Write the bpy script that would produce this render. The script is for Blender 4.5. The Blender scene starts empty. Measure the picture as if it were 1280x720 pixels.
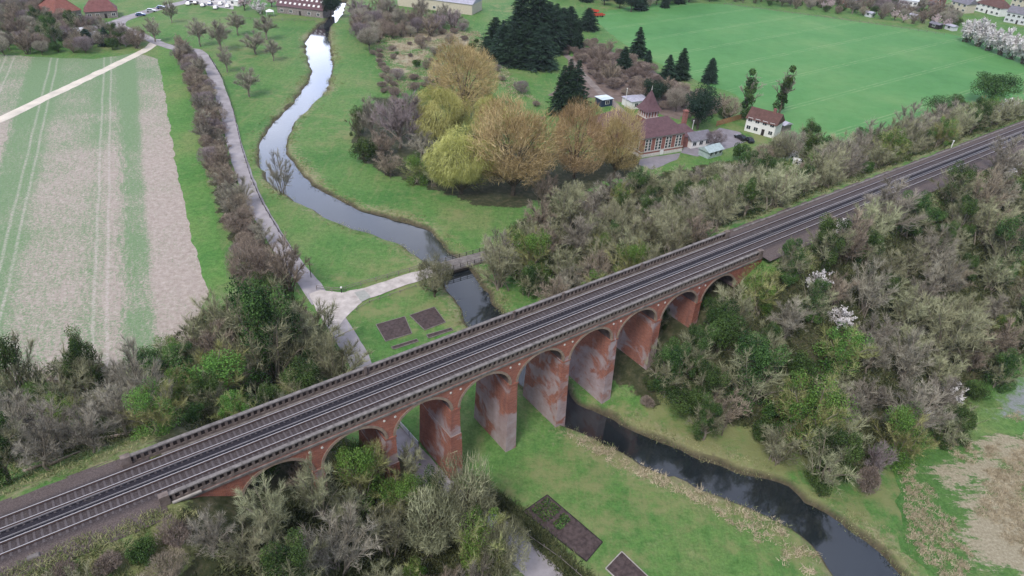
import bpy, bmesh, math, random
import numpy as np
from mathutils import Vector, Matrix, noise
from mathutils.geometry import delaunay_2d_cdt
C = bpy.context.scene
COL = C.collection
R_ = math.radians
# ------------------------------------------------------------------ camera model (80 m up, over a flat valley floor at z = 0)
F, TH, RO, HC = 870.3, 0.5826, 0.0587, 80.0
AZ, OFF = 0.9191, 64.3744                        # heading and offset of the railway
SA, CA = math.sin(AZ), math.cos(AZ)
ROT = math.pi/2 - AZ
fw = (0, math.cos(TH), -math.sin(TH)); up = (0, math.sin(TH), math.cos(TH))
cr, sr = math.cos(RO), math.sin(RO)
RV = (cr, sr*up[1], sr*up[2]); UV = (-sr, cr*up[1], cr*up[2])
RAIL = 18.4
def ray(px, py):
    a = (px-640)/F; b = (360-py)/F
    return [fw[i]+a*RV[i]+b*UV[i] for i in range(3)]
def at0(px, py, z=0.):
    d = ray(px, py); k = (z-HC)/d[2]
    return d[0]*k, d[1]*k
def st(x, y): return x*SA+y*CA, -x*CA+y*SA-OFF
def wd(s, t): return s*SA-(t+OFF)*CA, s*CA+(t+OFF)*SA
def ground_h(x, y):
    """valley floor with the railway embankment at both ends of the viaduct"""
    s, t = st(x, y)
    e = min(17.75, max(-3., 17.75-(s-3)*.634, .49*(s-69.5) if s < 98 else 14+(s-98)*.536))
    w = 6.4 if (s < 4 or s > 97) else 8.5
    z = e - max(0, abs(t)-w)/1.65
    if z > 3: return z
    if z < -3: return 0.
    return (z+3)**2/12.
def at(px, py, dz=0.):
    """point of the terrain (plus dz) seen at that place of the photograph"""
    d = ray(px, py); lo = (28-HC)/d[2]; hi = (-1-HC)/d[2]; n = 70; k0 = lo
    for i in range(1, n+1):
        k = lo+(hi-lo)*i/n
        if HC+d[2]*k <= ground_h(d[0]*k, d[1]*k)+dz:
            a, b = k0, k
            for _ in range(18):
                m = (a+b)/2
                if HC+d[2]*m <= ground_h(d[0]*m, d[1]*m)+dz: b = m
                else: a = m
            return d[0]*b, d[1]*b
        k0 = k
    return d[0]*hi, d[1]*hi
def P(*pts): return [at(*p) for p in pts]
# ------------------------------------------------------------------ mesh helpers
class MB:
    def __init__(s): s.v = []; s.f = []; s.tone = None
    def quad(s, *p):
        i = len(s.v); s.v += [tuple(q) for q in p]; s.f.append(tuple(range(i, i+len(p))))
    def box(s, x0, y0, z0, x1, y1, z1):
        i = len(s.v)
        s.v += [(x0,y0,z0),(x1,y0,z0),(x1,y1,z0),(x0,y1,z0),(x0,y0,z1),(x1,y0,z1),(x1,y1,z1),(x0,y1,z1)]
        s.f += [(i+3,i+2,i+1,i),(i+4,i+5,i+6,i+7),(i,i+1,i+5,i+4),(i+1,i+2,i+6,i+5),(i+2,i+3,i+7,i+6),(i+3,i,i+4,i+7)]
        return s
    def frustum(s, x0, y0, x1, y1, z0, z1, dx, dy):
        i = len(s.v)
        s.v += [(x0-dx,y0-dy,z0),(x1+dx,y0-dy,z0),(x1+dx,y1+dy,z0),(x0-dx,y1+dy,z0),(x0,y0,z1),(x1,y0,z1),(x1,y1,z1),(x0,y1,z1)]
        s.f += [(i+3,i+2,i+1,i),(i+4,i+5,i+6,i+7),(i,i+1,i+5,i+4),(i+1,i+2,i+6,i+5),(i+2,i+3,i+7,i+6),(i+3,i,i+4,i+7)]
        return s
    def prism(s, pts, z0, z1):
        n = len(pts); i = len(s.v)
        s.v += [(p[0],p[1],z0) for p in pts]+[(p[0],p[1],z1) for p in pts]
        s.f += [tuple(i+k for k in range(n-1,-1,-1)), tuple(i+n+k for k in range(n))]
        s.f += [(i+k, i+(k+1)%n, i+n+(k+1)%n, i+n+k) for k in range(n)]
        return s
    def tube(s, pts, rad, n=5):
        rings = []
        for k, p in enumerate(pts):
            p = Vector(p); a = Vector(pts[max(0,k-1)]); b = Vector(pts[min(len(pts)-1,k+1)])
            d = (b-a).normalized(); u = d.orthogonal().normalized(); w = d.cross(u)
            r = rad[k] if hasattr(rad, '__len__') else rad
            i = len(s.v); rings.append(i)
            for j in range(n):
                q = p+u*(r*math.cos(6.2832*j/n))+w*(r*math.sin(6.2832*j/n)); s.v.append(tuple(q))
        for a, b in zip(rings, rings[1:]):
            for j in range(n): s.f.append((a+j, a+(j+1)%n, b+(j+1)%n, b+j))
        s.f.append(tuple(rings[0]+j for j in range(n-1,-1,-1))); s.f.append(tuple(rings[-1]+j for j in range(n)))
        return s
    def mesh(s, name, mats):
        m = bpy.data.meshes.new(name); m.from_pydata(s.v, [], s.f)
        for x in (mats if isinstance(mats, (list, tuple)) else [mats]): m.materials.append(x)
        m.validate(); m.update(); return m
def link(name, me, parent=None, loc=None, rz=0., sc=None):
    o = bpy.data.objects.new(name, me); COL.objects.link(o)
    if parent is not None: o.parent = parent
    if loc is not None: o.location = loc
    if rz: o.rotation_euler = (0,0,rz)
    if sc is not None: o.scale = sc if hasattr(sc, '__len__') else (sc,)*3
    return o
def obj(name, mb, mat, parent=None, loc=None, rz=0.): return link(name, mb.mesh(name, mat), parent, loc, rz)
def tag(o, label, cat, group=None):
    o['label'] = label; o['category'] = cat
    if group: o['group'] = group
    return o
def thing(name, label, cat, loc=(0,0,0), rz=0., group=None, sc=None):
    return tag(link(name, None, None, loc, rz, sc), label, cat, group)
def kind(o, k): o['kind'] = k; return o
def inside(poly):
    P_ = np.array(poly); x1, y1 = P_[:,0], P_[:,1]; x2, y2 = np.roll(x1,-1), np.roll(y1,-1)
    def f(x, y):
        c = ((y1 > y) != (y2 > y)) & (x < (x2-x1)*(y-y1)/(y2-y1+1e-12)+x1)
        return bool(c.sum() % 2)
    return f
def dens(pts, step, jit=0., closed=True, seed=0):
    out = []; n = len(pts); rg = random.Random(seed)
    for i in range(n if closed else n-1):
        a = Vector(pts[i]); b = Vector(pts[(i+1)%n]); L = (b-a).length; k = max(1, int(L/step))
        nn = Vector((-(b-a).y, (b-a).x)).normalized() if L > 1e-6 else Vector((0,0))
        for j in range(k):
            p = a+(b-a)*j/k
            q = jit*2*noise.noise(Vector((p.x*.23+seed*7, p.y*.23, seed)))+jit*.6*(rg.random()-.5)
            out.append((p.x+nn.x*q, p.y+nn.y*q))
    if not closed: out.append(tuple(pts[-1]))
    return out
def smooth_line(pts, n=6):
    """Catmull-Rom through the points"""
    out = []; p = [pts[0]]+list(pts)+[pts[-1]]
    for i in range(1, len(p)-2):
        for j in range(n):
            t = j/n
            out.append(tuple(.5*(2*p[i][k]+(p[i+1][k]-p[i-1][k])*t+(2*p[i-1][k]-5*p[i][k]+4*p[i+1][k]-p[i+2][k])*t*t+(3*p[i][k]-p[i-1][k]-3*p[i+1][k]+p[i+2][k])*t**3) for k in (0,1)))
    out.append(tuple(pts[-1])); return out
def sheet(name, poly, mat, eps, step=4., jit=.3, seed=1, knd='structure'):
    """a surface that follows the terrain, its outline a little ragged"""
    o = dens(poly, max(1., step*.4), jit, True, seed); ins = inside(o); n = len(o)
    xs = [p[0] for p in o]; ys = [p[1] for p in o]; pts = [Vector(p) for p in o]
    x = min(xs)+step/2
    while x < max(xs):
        y = min(ys)+step/2
        while y < max(ys):
            if ins(x, y): pts.append(Vector((x+.01*math.sin(y), y+.01*math.sin(x*1.3))))
            y += step
        x += step
    v, e, f, *_ = delaunay_2d_cdt(pts, [(i,(i+1)%n) for i in range(n)], [], 1, 1e-4)
    mb = MB(); mb.v = [(p.x, p.y, ground_h(p.x, p.y)+eps) for p in v]
    for t in f:
        a, b, c = (v[i] for i in t); m = (a+b+c)/3
        if ins(m.x, m.y): mb.f.append(tuple(t) if (b-a).cross(c-a) > 0 else tuple(t)[::-1])
    ob = obj(name, mb, mat)
    if name in ('rough_grassland', 'wet_ground', 'rough_ground'):      # how far in from the ragged rim
        oa = np.array(o); at_ = ob.data.attributes.new('inner', 'FLOAT', 'POINT')
        at_.data.foreach_set('value', np.array([min(1., math.sqrt(((oa-np.array(p[:2]))**2).sum(1).min())/7.) for p in mb.v], np.float32))
    if knd: ob['kind'] = knd
    return ob
def ribbon_poly(line, w, jit=0.):
    L, Rr = [], []
    for i, p in enumerate(line):
        a = Vector(line[max(0,i-1)]); b = Vector(line[min(len(line)-1,i+1)]); d = (b-a).normalized(); n = Vector((-d.y, d.x))
        ww = (w[0]+(w[1]-w[0])*i/(len(line)-1) if hasattr(w,'__len__') else w)/2
        L.append((p[0]+n.x*ww, p[1]+n.y*ww)); Rr.append((p[0]-n.x*ww, p[1]-n.y*ww))
    return L+Rr[::-1]
# ------------------------------------------------------------------ materials
class NT:
    def __init__(s, name):
        s.m = bpy.data.materials.new(name); s.m.use_nodes = True; s.t = s.m.node_tree
        s.b = s.t.nodes['Principled BSDF']; s.b.inputs['Roughness'].default_value = .9; s.b.inputs['Specular IOR Level'].default_value = .15
    def n(s, typ, **kw):
        o = s.t.nodes.new(typ)
        for k, v in kw.items():
            if k in o.inputs: s.set(o.inputs[k], v)
            else: setattr(o, k, v)
        return o
    def set(s, inp, v):
        if isinstance(v, bpy.types.NodeSocket): s.t.links.new(v, inp)
        else: inp.default_value = v
    def pos(s): return s.n('ShaderNodeNewGeometry').outputs['Position']
    def objc(s): return s.n('ShaderNodeTexCoord').outputs['Object']
    def noise(s, scale, detail=4, rough=.55, vec=None, dist=0.):
        o = s.n('ShaderNodeTexNoise'); o.inputs['Scale'].default_value = scale; o.inputs['Detail'].default_value = detail
        o.inputs['Roughness'].default_value = rough; o.inputs['Distortion'].default_value = dist
        s.t.links.new(vec or s.pos(), o.inputs['Vector']); return o.outputs['Fac']
    def math(s, op, a, b=None, c=None, clamp=False):
        o = s.n('ShaderNodeMath', operation=op); o.use_clamp = clamp
        s.set(o.inputs[0], a)
        if b is not None: s.set(o.inputs[1], b)
        if c is not None: s.set(o.inputs[2], c)
        return o.outputs[0]
    def ramp(s, fac, stops):
        o = s.n('ShaderNodeValToRGB'); el = o.color_ramp.elements
        while len(el) < len(stops): el.new(.5)
        for e, (p, c) in zip(el, stops): e.position = p; e.color = c if len(c) == 4 else (*c, 1)
        s.t.links.new(fac, o.inputs[0]); return o.outputs[0]
    def mix(s, f, a, b, mode='MIX'):
        o = s.n('ShaderNodeMix', data_type='RGBA', blend_type=mode)
        s.set(o.inputs[0], f)
        for i, v in ((6,a),(7,b)):
            if isinstance(v, tuple): v = (*v, 1) if len(v) == 3 else v
            s.set(o.inputs[i], v)
        return o.outputs[2]
    def step(s, x, lo, hi):
        o = s.n('ShaderNodeMapRange'); s.set(o.inputs[0], x); o.inputs[1].default_value = lo; o.inputs[2].default_value = hi
        o.interpolation_type = 'SMOOTHSTEP'; return o.outputs[0]
    def attr(s, name): return s.n('ShaderNodeAttribute', attribute_name=name).outputs['Fac']
    def bump(s, h, dist=.1, st_=.6):
        o = s.n('ShaderNodeBump'); o.inputs['Distance'].default_value = dist; o.inputs['Strength'].default_value = st_
        s.t.links.new(h, o.inputs['Height']); s.t.links.new(o.outputs[0], s.b.inputs['Normal'])
    def out(s, col):
        s.set(s.b.inputs['Base Color'], col if not isinstance(col, tuple) else (*col[:3], 1)); return s.m
    def sep(s, vec):
        o = s.n('ShaderNodeSeparateXYZ'); s.t.links.new(vec, o.inputs[0]); return o.outputs
def plain(name, col, var=.25, scale=1.5, rough=.85, spec=.2, bump=0., col2=None):
    t = NT(name); f = t.noise(scale, 5, .6, t.objc())
    lo = tuple(c*(1-var) for c in col); hi = tuple(min(1, c*(1+var)) for c in (col2 or col))
    t.b.inputs['Roughness'].default_value = rough; t.b.inputs['Specular IOR Level'].default_value = spec
    if bump: t.bump(f, bump)
    return t.out(t.ramp(f, [(.3, lo), (.7, hi)]))
def foliage(name, lo, hi, obvar=.35, trans=0.):
    """twigs and leaves: every twig carries its own tone, every tree its own shade"""
    t = NT(name); tone = t.attr('tone'); c = t.ramp(tone, [(0., lo), (1., hi)])
    oi = t.n('ShaderNodeObjectInfo').outputs['Random']
    v = t.math('MULTIPLY_ADD', oi, obvar, 1-obvar/2)
    h = t.n('ShaderNodeHueSaturation'); t.set(h.inputs['Value'], v); t.set(h.inputs['Hue'], t.math('MULTIPLY_ADD', oi, .03, .485)); t.set(h.inputs['Color'], c)
    t.b.inputs['Specular IOR Level'].default_value = .08; t.b.inputs['Roughness'].default_value = .95
    return t.out(h.outputs[0])
def grassmix(t, scale=1.):
    """lush to dull to dry grass from several sizes of patch"""
    a = t.noise(.045*scale, 5, .6); b = t.noise(.35*scale, 5, .65); c = t.noise(2.6*scale, 4, .7)
    g = t.ramp(a, [(.32, (.066,.178,.042)), (.5, (.102,.212,.056)), (.68, (.165,.222,.080))])
    g = t.mix(t.math('MULTIPLY', t.step(b, .5, .75), .5), g, (.225,.245,.115))
    g = t.mix(t.step(c, .35, .75), g, t.mix(1., g, (.70,.72,.66), 'MULTIPLY'))
    d = t.noise(.85*scale, 7, .8); g = t.mix(t.math('MULTIPLY', t.step(d, .46, .62), .6), g, t.mix(1., g, (1.45,1.3,1.3), 'MULTIPLY')); g = t.mix(t.math('MULTIPLY', t.math('SUBTRACT', 1., t.step(d, .36, .5)), .55), g, t.mix(1., g, (.5,.6,.5), 'MULTIPLY'))
    return g, b, c
def mat_ground():
    t = NT('meadow_grass'); g, b, c = grassmix(t)
    mp = t.n('ShaderNodeMapping'); t.set(mp.inputs[0], t.pos()); mp.inputs['Rotation'].default_value = (0,0,R_(32)); mp.inputs['Scale'].default_value = (1.,.12,1.); worn = t.noise(.55, 6, .7, mp.outputs[0])
    g = t.mix(t.math('MULTIPLY', t.step(worn, .52, .72), .55), g, (.20,.215,.09)); g = t.mix(t.math('MULTIPLY', t.math('SUBTRACT', 1., t.step(worn, .3, .45)), .6), g, (.055,.145,.034))
    clump = t.noise(5.5, 3, .7); g = t.mix(t.math('MULTIPLY', t.step(clump, .5, .75), .5), g, t.mix(1., g, (1.35,1.28,1.2), 'MULTIPLY'))
    fine = t.noise(1.1, 6, .7)
    dry = t.math('ADD', t.attr('verge'), t.math('MULTIPLY', t.math('SUBTRACT', fine, .5), 1.5))
    tan = t.ramp(c, [(.3, (.20,.17,.10)), (.55, (.31,.27,.16)), (.75, (.40,.36,.24))])
    g = t.mix(t.math('MULTIPLY', t.step(dry, .4, .8), .85), g, tan)
    patch = t.math('ADD', t.attr('dull'), t.math('MULTIPLY', t.math('SUBTRACT', t.noise(.16, 7, .72), .5), 2.2))
    g = t.mix(t.math('MULTIPLY', t.step(patch, .3, .8), .8), g, (.225,.225,.10))
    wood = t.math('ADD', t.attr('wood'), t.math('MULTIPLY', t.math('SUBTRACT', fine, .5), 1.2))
    floor = t.ramp(t.noise(.7, 6, .7), [(.3, (.022,.032,.012)), (.5, (.05,.055,.026)), (.7, (.11,.098,.06))])  # floor colours darkened to paint in the deep shade between trees
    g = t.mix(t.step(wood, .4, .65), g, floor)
    mud = t.attr('bank'); g = t.mix(t.step(mud, .35, .8), g, t.ramp(fine, [(.3, (.045,.038,.026)), (.7, (.12,.10,.06))]))
    t.bump(t.noise(2.2, 6, .75), .25, .7)
    return t.out(g)
def grassy(name, tint=(1.,1.06,.95)):
    t = NT(name); g, b, c = grassmix(t); t.bump(t.noise(2.2, 6, .75), .2, .6); return t.out(t.mix(1., g, tint, 'MULTIPLY'))
def mat_field():
    """thin winter crop in stripes over pale soil"""
    t = NT('striped_field'); x, y, z = t.sep(t.pos())[:3]
    a = R_(-63); u = t.math('ADD', t.math('MULTIPLY', x, -math.sin(a)), t.math('MULTIPLY', y, math.cos(a)))
    w = t.math('ADD', t.math('MULTIPLY', x, math.cos(a)), t.math('MULTIPLY', y, math.sin(a)))
    cmb = t.n('ShaderNodeCombineXYZ'); t.set(cmb.inputs[0], t.math('MULTIPLY', u, 1.)); t.set(cmb.inputs[1], t.math('MULTIPLY', w, .16))
    streak = t.noise(1.3, 8, .8, cmb.outputs[0]); big = t.noise(.05, 4, .6)
    fine = t.noise(1.6, 5, .75)
    uu = t.math('ADD', u, t.math('MULTIPLY', t.math('SUBTRACT', streak, .5), 6.))
    # cover of crop across the field, u measured from the hedge side
    mr = t.n('ShaderNodeMapRange'); t.set(mr.inputs[0], uu); mr.inputs[1].default_value = U0-112; mr.inputs[2].default_value = U0
    S = lambda d: 1-d/112.
    k = lambda d, v: (S(d), (v,v,v))
    cover = t.ramp(mr.outputs[0], [k(112,.30), k(90,.36), k(80,.44), k(74,.32), k(64,.26), k(52,.27), k(45,.26), k(43,.66), k(36,.6), k(33,.38), k(25,.38), k(21,.48), k(17,.3), k(14,.62), k(11,.55), k(9.5,.22), k(2,.15), k(0,.2)])
    gap = t.math('ADD', cover, t.math('MULTIPLY', t.math('ADD', t.math('MULTIPLY', t.math('SUBTRACT', t.noise(2.0, 8, .85), .5), 2.6), t.math('ADD', t.math('MULTIPLY', t.math('SUBTRACT', big, .5), .7), t.math('MULTIPLY', t.math('SUBTRACT', streak, .5), .9))), 1.))
    # the far end of the field is greener
    gap = t.math('ADD', gap, t.math('MULTIPLY', t.step(y, 165, 245), .3))
    soil = t.ramp(t.noise(.9, 6, .75), [(.28, (.27,.215,.18)), (.5, (.39,.325,.28)), (.72, (.52,.44,.385))])
    crop = t.ramp(fine, [(.3, (.095,.20,.08)), (.7, (.19,.285,.14))])
    col = t.mix(t.math('MULTIPLY', t.step(gap, .3, .62), .9), soil, crop)
    rows = t.noise(2.2, 5, .8, cmb.outputs[0]); col = t.mix(t.math('MULTIPLY', t.step(rows, .42, .7), .35), col, t.mix(1., col, (.62,.62,.62), 'MULTIPLY'))
    for d in (18.3, 20.6, 36.0, 38.2, 50.5, 53.2, 70., 72.3):      # tractor wheelings
        line = t.math('ABSOLUTE', t.math('SUBTRACT', t.math('ADD', u, t.math('MULTIPLY', t.math('SUBTRACT', t.noise(.018, 2), .5), 2.)), U0-d))
        col = t.mix(t.math('MULTIPLY', t.math('SUBTRACT', 1., t.math('ADD', t.step(line, .1, .55), t.step(fine, .45, .6), None, True)), .5), col, (.52,.45,.41))
    t.bump(t.noise(1.2, 6, .8), .2, .7)
    return t.out(col)
def mat_far_field():
    t = NT('wheat_field'); x, y, z = t.sep(t.pos())[:3]; a = R_(38)
    v = t.math('ADD', t.math('MULTIPLY', x, -math.sin(a)), t.math('MULTIPLY', y, math.cos(a)))
    n1 = t.noise(.018, 5, .6); n2 = t.noise(.2, 5, .7)
    c = t.ramp(n1, [(.3, (.066,.205,.056)), (.5, (.09,.24,.070)), (.7, (.14,.27,.09))])
    c = t.mix(t.step(n2, .35, .75), c, t.mix(1., c, (.86,.87,.82), 'MULTIPLY'))
    n3 = t.noise(.9, 5, .75); c = t.mix(t.math('MULTIPLY', t.step(n3, .5, .75), .35), c, (.17,.29,.13))
    m = t.math('PINGPONG', t.math('SUBTRACT', v, V0), 12.)     # tramlines
    m2 = t.math('ABSOLUTE', t.math('SUBTRACT', m, .9))
    c = t.mix(t.math('MULTIPLY', t.math('SUBTRACT', 1., t.step(m2, .2, .55)), t.math('MULTIPLY', t.step(n2, .35, .65), .6)), c, (.23,.33,.15))
    t.bump(n2, .2, .3); return t.out(c)
def mat_tussock():
    """flattened straw in rows over thin grass"""
    t = NT('tussocky_ground'); mp = t.n('ShaderNodeMapping'); t.set(mp.inputs[0], t.pos()); mp.inputs['Rotation'].default_value = (0,0,-STRAW); mp.inputs['Scale'].default_value = (.22,1.,1.)
    r = t.noise(1.1, 7, .75, mp.outputs[0]); n = t.noise(2.4, 7, .8); b = t.noise(.10, 5, .65)
    g, b2_, c2_ = grassmix(t)
    st_ = t.ramp(n, [(.3, (.21,.18,.11)), (.5, (.37,.32,.22)), (.7, (.54,.48,.355))])
    k = t.math('ADD', t.math('ADD', t.math('MULTIPLY', r, .8), t.math('MULTIPLY', n, .45)), t.math('MULTIPLY', t.math('SUBTRACT', b, .5), 1.3))
    k = t.math('ADD', k, t.math('MULTIPLY', t.math('SUBTRACT', t.attr('inner'), 1.), .55))
    c = t.mix(t.step(k, .50, .63), g, st_); t.bump(n, .3, .9); return t.out(c)
def mat_wet():
    """grey standing wet on thin grass, fading out at its rim"""
    t = NT('wet_ground'); g, b, c = grassmix(t); n = t.noise(.5, 7, .75)
    k = t.math('ADD', t.attr('inner'), t.math('MULTIPLY', t.math('SUBTRACT', n, .5), 2.))
    t.bump(n, .1, .5); return t.out(t.mix(t.step(k, .3, .8), g, t.ramp(t.noise(2., 6, .8), [(.3, (.16,.19,.15)), (.6, (.26,.27,.285))])))
def mat_brick(name, lime=.5, c1=(.27,.084,.055), c2=(.40,.145,.092)):
    """red brick in courses, sooty streaks and grey lime bloom"""
    t = NT(name); o = t.objc(); x, y, z = t.sep(o)[:3]
    cmb = t.n('ShaderNodeCombineXYZ'); t.set(cmb.inputs[0], t.math('ADD', x, y)); t.set(cmb.inputs[1], z)
    br = t.n('ShaderNodeTexBrick'); t.set(br.inputs['Vector'], cmb.outputs[0]); br.inputs['Scale'].default_value = 1.
    br.inputs['Brick Width'].default_value = .45; br.inputs['Row Height'].default_value = .15; br.inputs['Mortar Size'].default_value = .012
    br.inputs['Color1'].default_value = (*c1,1); br.inputs['Color2'].default_value = (*c2,1); br.inputs['Mortar'].default_value = (.30,.24,.21,1)
    n1 = t.noise(.5, 6, .65, o); n2 = t.noise(.23, 5, .6, o, .6)
    mp = t.n('ShaderNodeMapping'); t.set(mp.inputs[0], o); mp.inputs['Scale'].default_value = (1.6,1.6,.14); n3 = t.noise(.8, 5, .65, mp.outputs[0])
    c = t.mix(t.math('MULTIPLY', t.step(n1, .35, .75), .55), br.outputs[0], (.19,.085,.075))
    c = t.mix(t.math('MULTIPLY', t.step(n3, .5, .75), .5), c, (.12,.085,.08))
    if lime > .3: n2 = t.math('ADD', n2, t.math('MULTIPLY', t.math('SUBTRACT', 1., t.step(z, 5., 11.)), .10))
    c = t.mix(t.math('MULTIPLY', t.step(n2, .62-lime*.17, .70-lime*.13), .72), c, t.ramp(n1, [(.3, (.25,.21,.22)), (.7, (.47,.43,.45))]))
    t.bump(br.outputs['Fac'], .02, .4); return t.out(c)
def mat_roof(name, col, scale=1.):
    t = NT(name); o = t.objc(); n = t.noise(.8, 5, .7, o); n2 = t.noise(6., 3, .6, o); z = t.sep(o)[2]
    w = t.math('FRACT', t.math('MULTIPLY', z, 3.5/scale))
    c = t.ramp(n, [(.3, tuple(k*.72 for k in col)), (.7, tuple(min(1,k*1.25) for k in col))])
    c = t.mix(t.math('MULTIPLY', t.step(n2, .4, .7), .35), c, tuple(k*.6 for k in col))
    c = t.mix(t.math('MULTIPLY', t.step(w, .75, 1.), .35), c, tuple(k*.5 for k in col)); return t.out(c)
def mat_ballast():
    t = NT('railway_ballast'); o = t.objc(); y = t.sep(o)[1]; n = t.noise(7., 4, .8, o); b = t.noise(.25, 4, .6, o)
    c = t.ramp(n, [(.3, (.036,.028,.03)), (.5, (.07,.057,.058)), (.72, (.13,.108,.106))])
    six = t.math('SUBTRACT', 1., t.step(t.math('ABSOLUTE', y), .72, 1.0))
    c = t.mix(t.math('MULTIPLY', six, .85), c, t.ramp(n, [(.3, (.012,.012,.018)), (.7, (.038,.036,.048))]))
    cess = t.step(t.math('ABSOLUTE', y), 2.9, 3.7)
    c = t.mix(cess, c, t.ramp(n, [(.3, (.06,.046,.043)), (.5, (.115,.09,.085)), (.72, (.20,.16,.15))]))
    c = t.mix(t.math('MULTIPLY', t.step(b, .55, .75), .4), c, (.14,.125,.10)); t.bump(n, .06, .8); return t.out(c)
def mat_water():
    t = NT('river_water'); n = t.noise(.9, 4, .6); t.b.inputs['Roughness'].default_value = .07; t.b.inputs['Specular IOR Level'].default_value = 1.
    t.b.inputs['IOR'].default_value = 1.62; t.bump(n, .05, .12)
    return t.out(t.ramp(t.noise(.12, 4), [(.3, (.008,.011,.014)), (.7, (.020,.025,.028))]))
q0_, q1_ = at0(1150, 575), at0(1215, 520); STRAW = math.atan2(q1_[1]-q0_[1], q1_[0]-q0_[0])
u0 = at0(262, 361); a_ = R_(-63); U0 = -u0[0]*math.sin(a_)+u0[1]*math.cos(a_)
v0 = at0(1100, 105); V0 = -v0[0]*math.sin(R_(38))+v0[1]*math.cos(R_(38))-.0
M = dict(
    ground=mat_ground(), field=mat_field(), far_field=mat_far_field(), tussock=mat_tussock(), water=mat_water(), ballast=mat_ballast(),
    brick=mat_brick('viaduct_brick', .15), pier=mat_brick('pier_brick', .78), house_brick=mat_brick('house_brick', .0, (.27,.10,.08), (.36,.15,.12)),
    ring=plain('buff_brick_ring', (.27,.20,.155), .25, 2.), stone=plain('weathered_stone', (.185,.165,.155), .4, 1.2, bump=.03), paleston=plain('pale_stone', (.6,.57,.53), .2, 2.),
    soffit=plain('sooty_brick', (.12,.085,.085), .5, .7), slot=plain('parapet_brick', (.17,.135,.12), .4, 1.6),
    rail=plain('worn_steel', (.46,.44,.45), .1, 3., .45, .4), crail=plain('conductor_steel', (.20,.185,.19), .2, 2., .45, .5), sleeper=plain('concrete_sleeper', (.108,.092,.095), .4, 1.1), coping_new=plain('patched_stone', (.36,.33,.30), .3, 1.2), pocket_shade=plain('pocket_shade_black', (.035,.026,.025), .4, 1.), rust=plain('rusty_steel', (.10,.06,.05), .3, 2.),
    lane=plain('worn_asphalt', (.30,.275,.28), .2, .25, .9, col2=(.34,.31,.32)), chalk=plain('chalk_gravel', (.44,.385,.35), .2, .5, col2=(.50,.45,.42)), track=plain('chalk_farm_track', (.62,.55,.46), .18, .2),
    soil=plain('dug_soil', (.072,.052,.050), .45, 1.6, bump=.12), greensoil=plain('vegetable_rows', (.05,.10,.055), .5, 2.), patch=mat_wet(),
    timber=plain('grey_timber', (.20,.175,.16), .3, 2.), dark=plain('dark_timber', (.035,.03,.028), .4, 2.), pale=plain('pale_board', (.62,.63,.66), .15, 2.), white=plain('white_render', (.78,.77,.75), .06, 1.),
    redroof=mat_roof('red_tile', (.24,.10,.08)), brownroof=mat_roof('brown_tile', (.135,.075,.065)), purproof=mat_roof('plum_slate', (.145,.085,.095)), greyroof=mat_roof('grey_slate', (.20,.19,.22)), tinroof=mat_roof('lilac_sheet_roof', (.42,.41,.48), 4.),
    cream=plain('cream_render', (.56,.50,.40), .1), flint=plain('flint_wall', (.25,.22,.21), .4, 1.5), glass=plain('window_glass', (.03,.04,.05), .3, 1., .12, .6), frame=plain('white_frame', (.8,.8,.78), .05),
    ghglass=plain('greenhouse_glass', (.38,.46,.46), .2, 1., .2, .5), fence=plain('ochre_fence_panel', (.36,.21,.11), .25, 2.), metal=plain('galvanised_metal', (.55,.56,.58), .1, 2., .5, .4), black=plain('black_paint', (.02,.02,.022), .2, 2., .4, .4),
    tyre=plain('tyre_rubber', (.02,.02,.02), .2), navy=plain('navy_steel', (.03,.05,.09), .3), red=plain('red_paint', (.48,.07,.04), .2),
    bark=plain('bark', (.11,.092,.07), .35, 3.), palebark=plain('pale_bark', (.24,.205,.165), .3, 3.), log=plain('cut_log', (.27,.215,.165), .3, 2.),
)
T = dict(
    olive=foliage('olive_twigs', (.085,.088,.048), (.455,.455,.285)), grey=foliage('grey_twigs', (.10,.09,.07), (.46,.42,.34)), brown=foliage('brown_twigs', (.10,.08,.062), (.42,.345,.27)),
    purple=foliage('plum_twigs', (.13,.10,.10), (.38,.32,.325)), lime=foliage('yellow_bud_twigs', (.12,.13,.04), (.48,.49,.22)), willow=foliage('yellow_green_strands', (.22,.235,.06), (.64,.64,.24), .15), orange=foliage('orange_shoots', (.20,.14,.06), (.66,.51,.275), .2),
    ivy=foliage('ivy_leaves', (.014,.036,.012), (.105,.175,.05)), bright=foliage('spring_leaves', (.03,.075,.014), (.17,.30,.065)), fir=foliage('fir_needles', (.008,.022,.015), (.042,.078,.045), .3), blossom=foliage('white_blossom', (.56,.52,.52), (.86,.83,.82), .15), pink=foliage('pink_blossom', (.48,.37,.38), (.74,.62,.62), .15),
    dead=foliage('dead_grass', (.28,.23,.15), (.60,.51,.37)), cover=foliage('ground_cover', (.02,.036,.012), (.17,.175,.085)), pinkbrown=foliage('bramble', (.13,.10,.085), (.40,.325,.27)), bankg=foliage('bank_grass_blades', (.10,.14,.045), (.40,.365,.20)),
)
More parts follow.
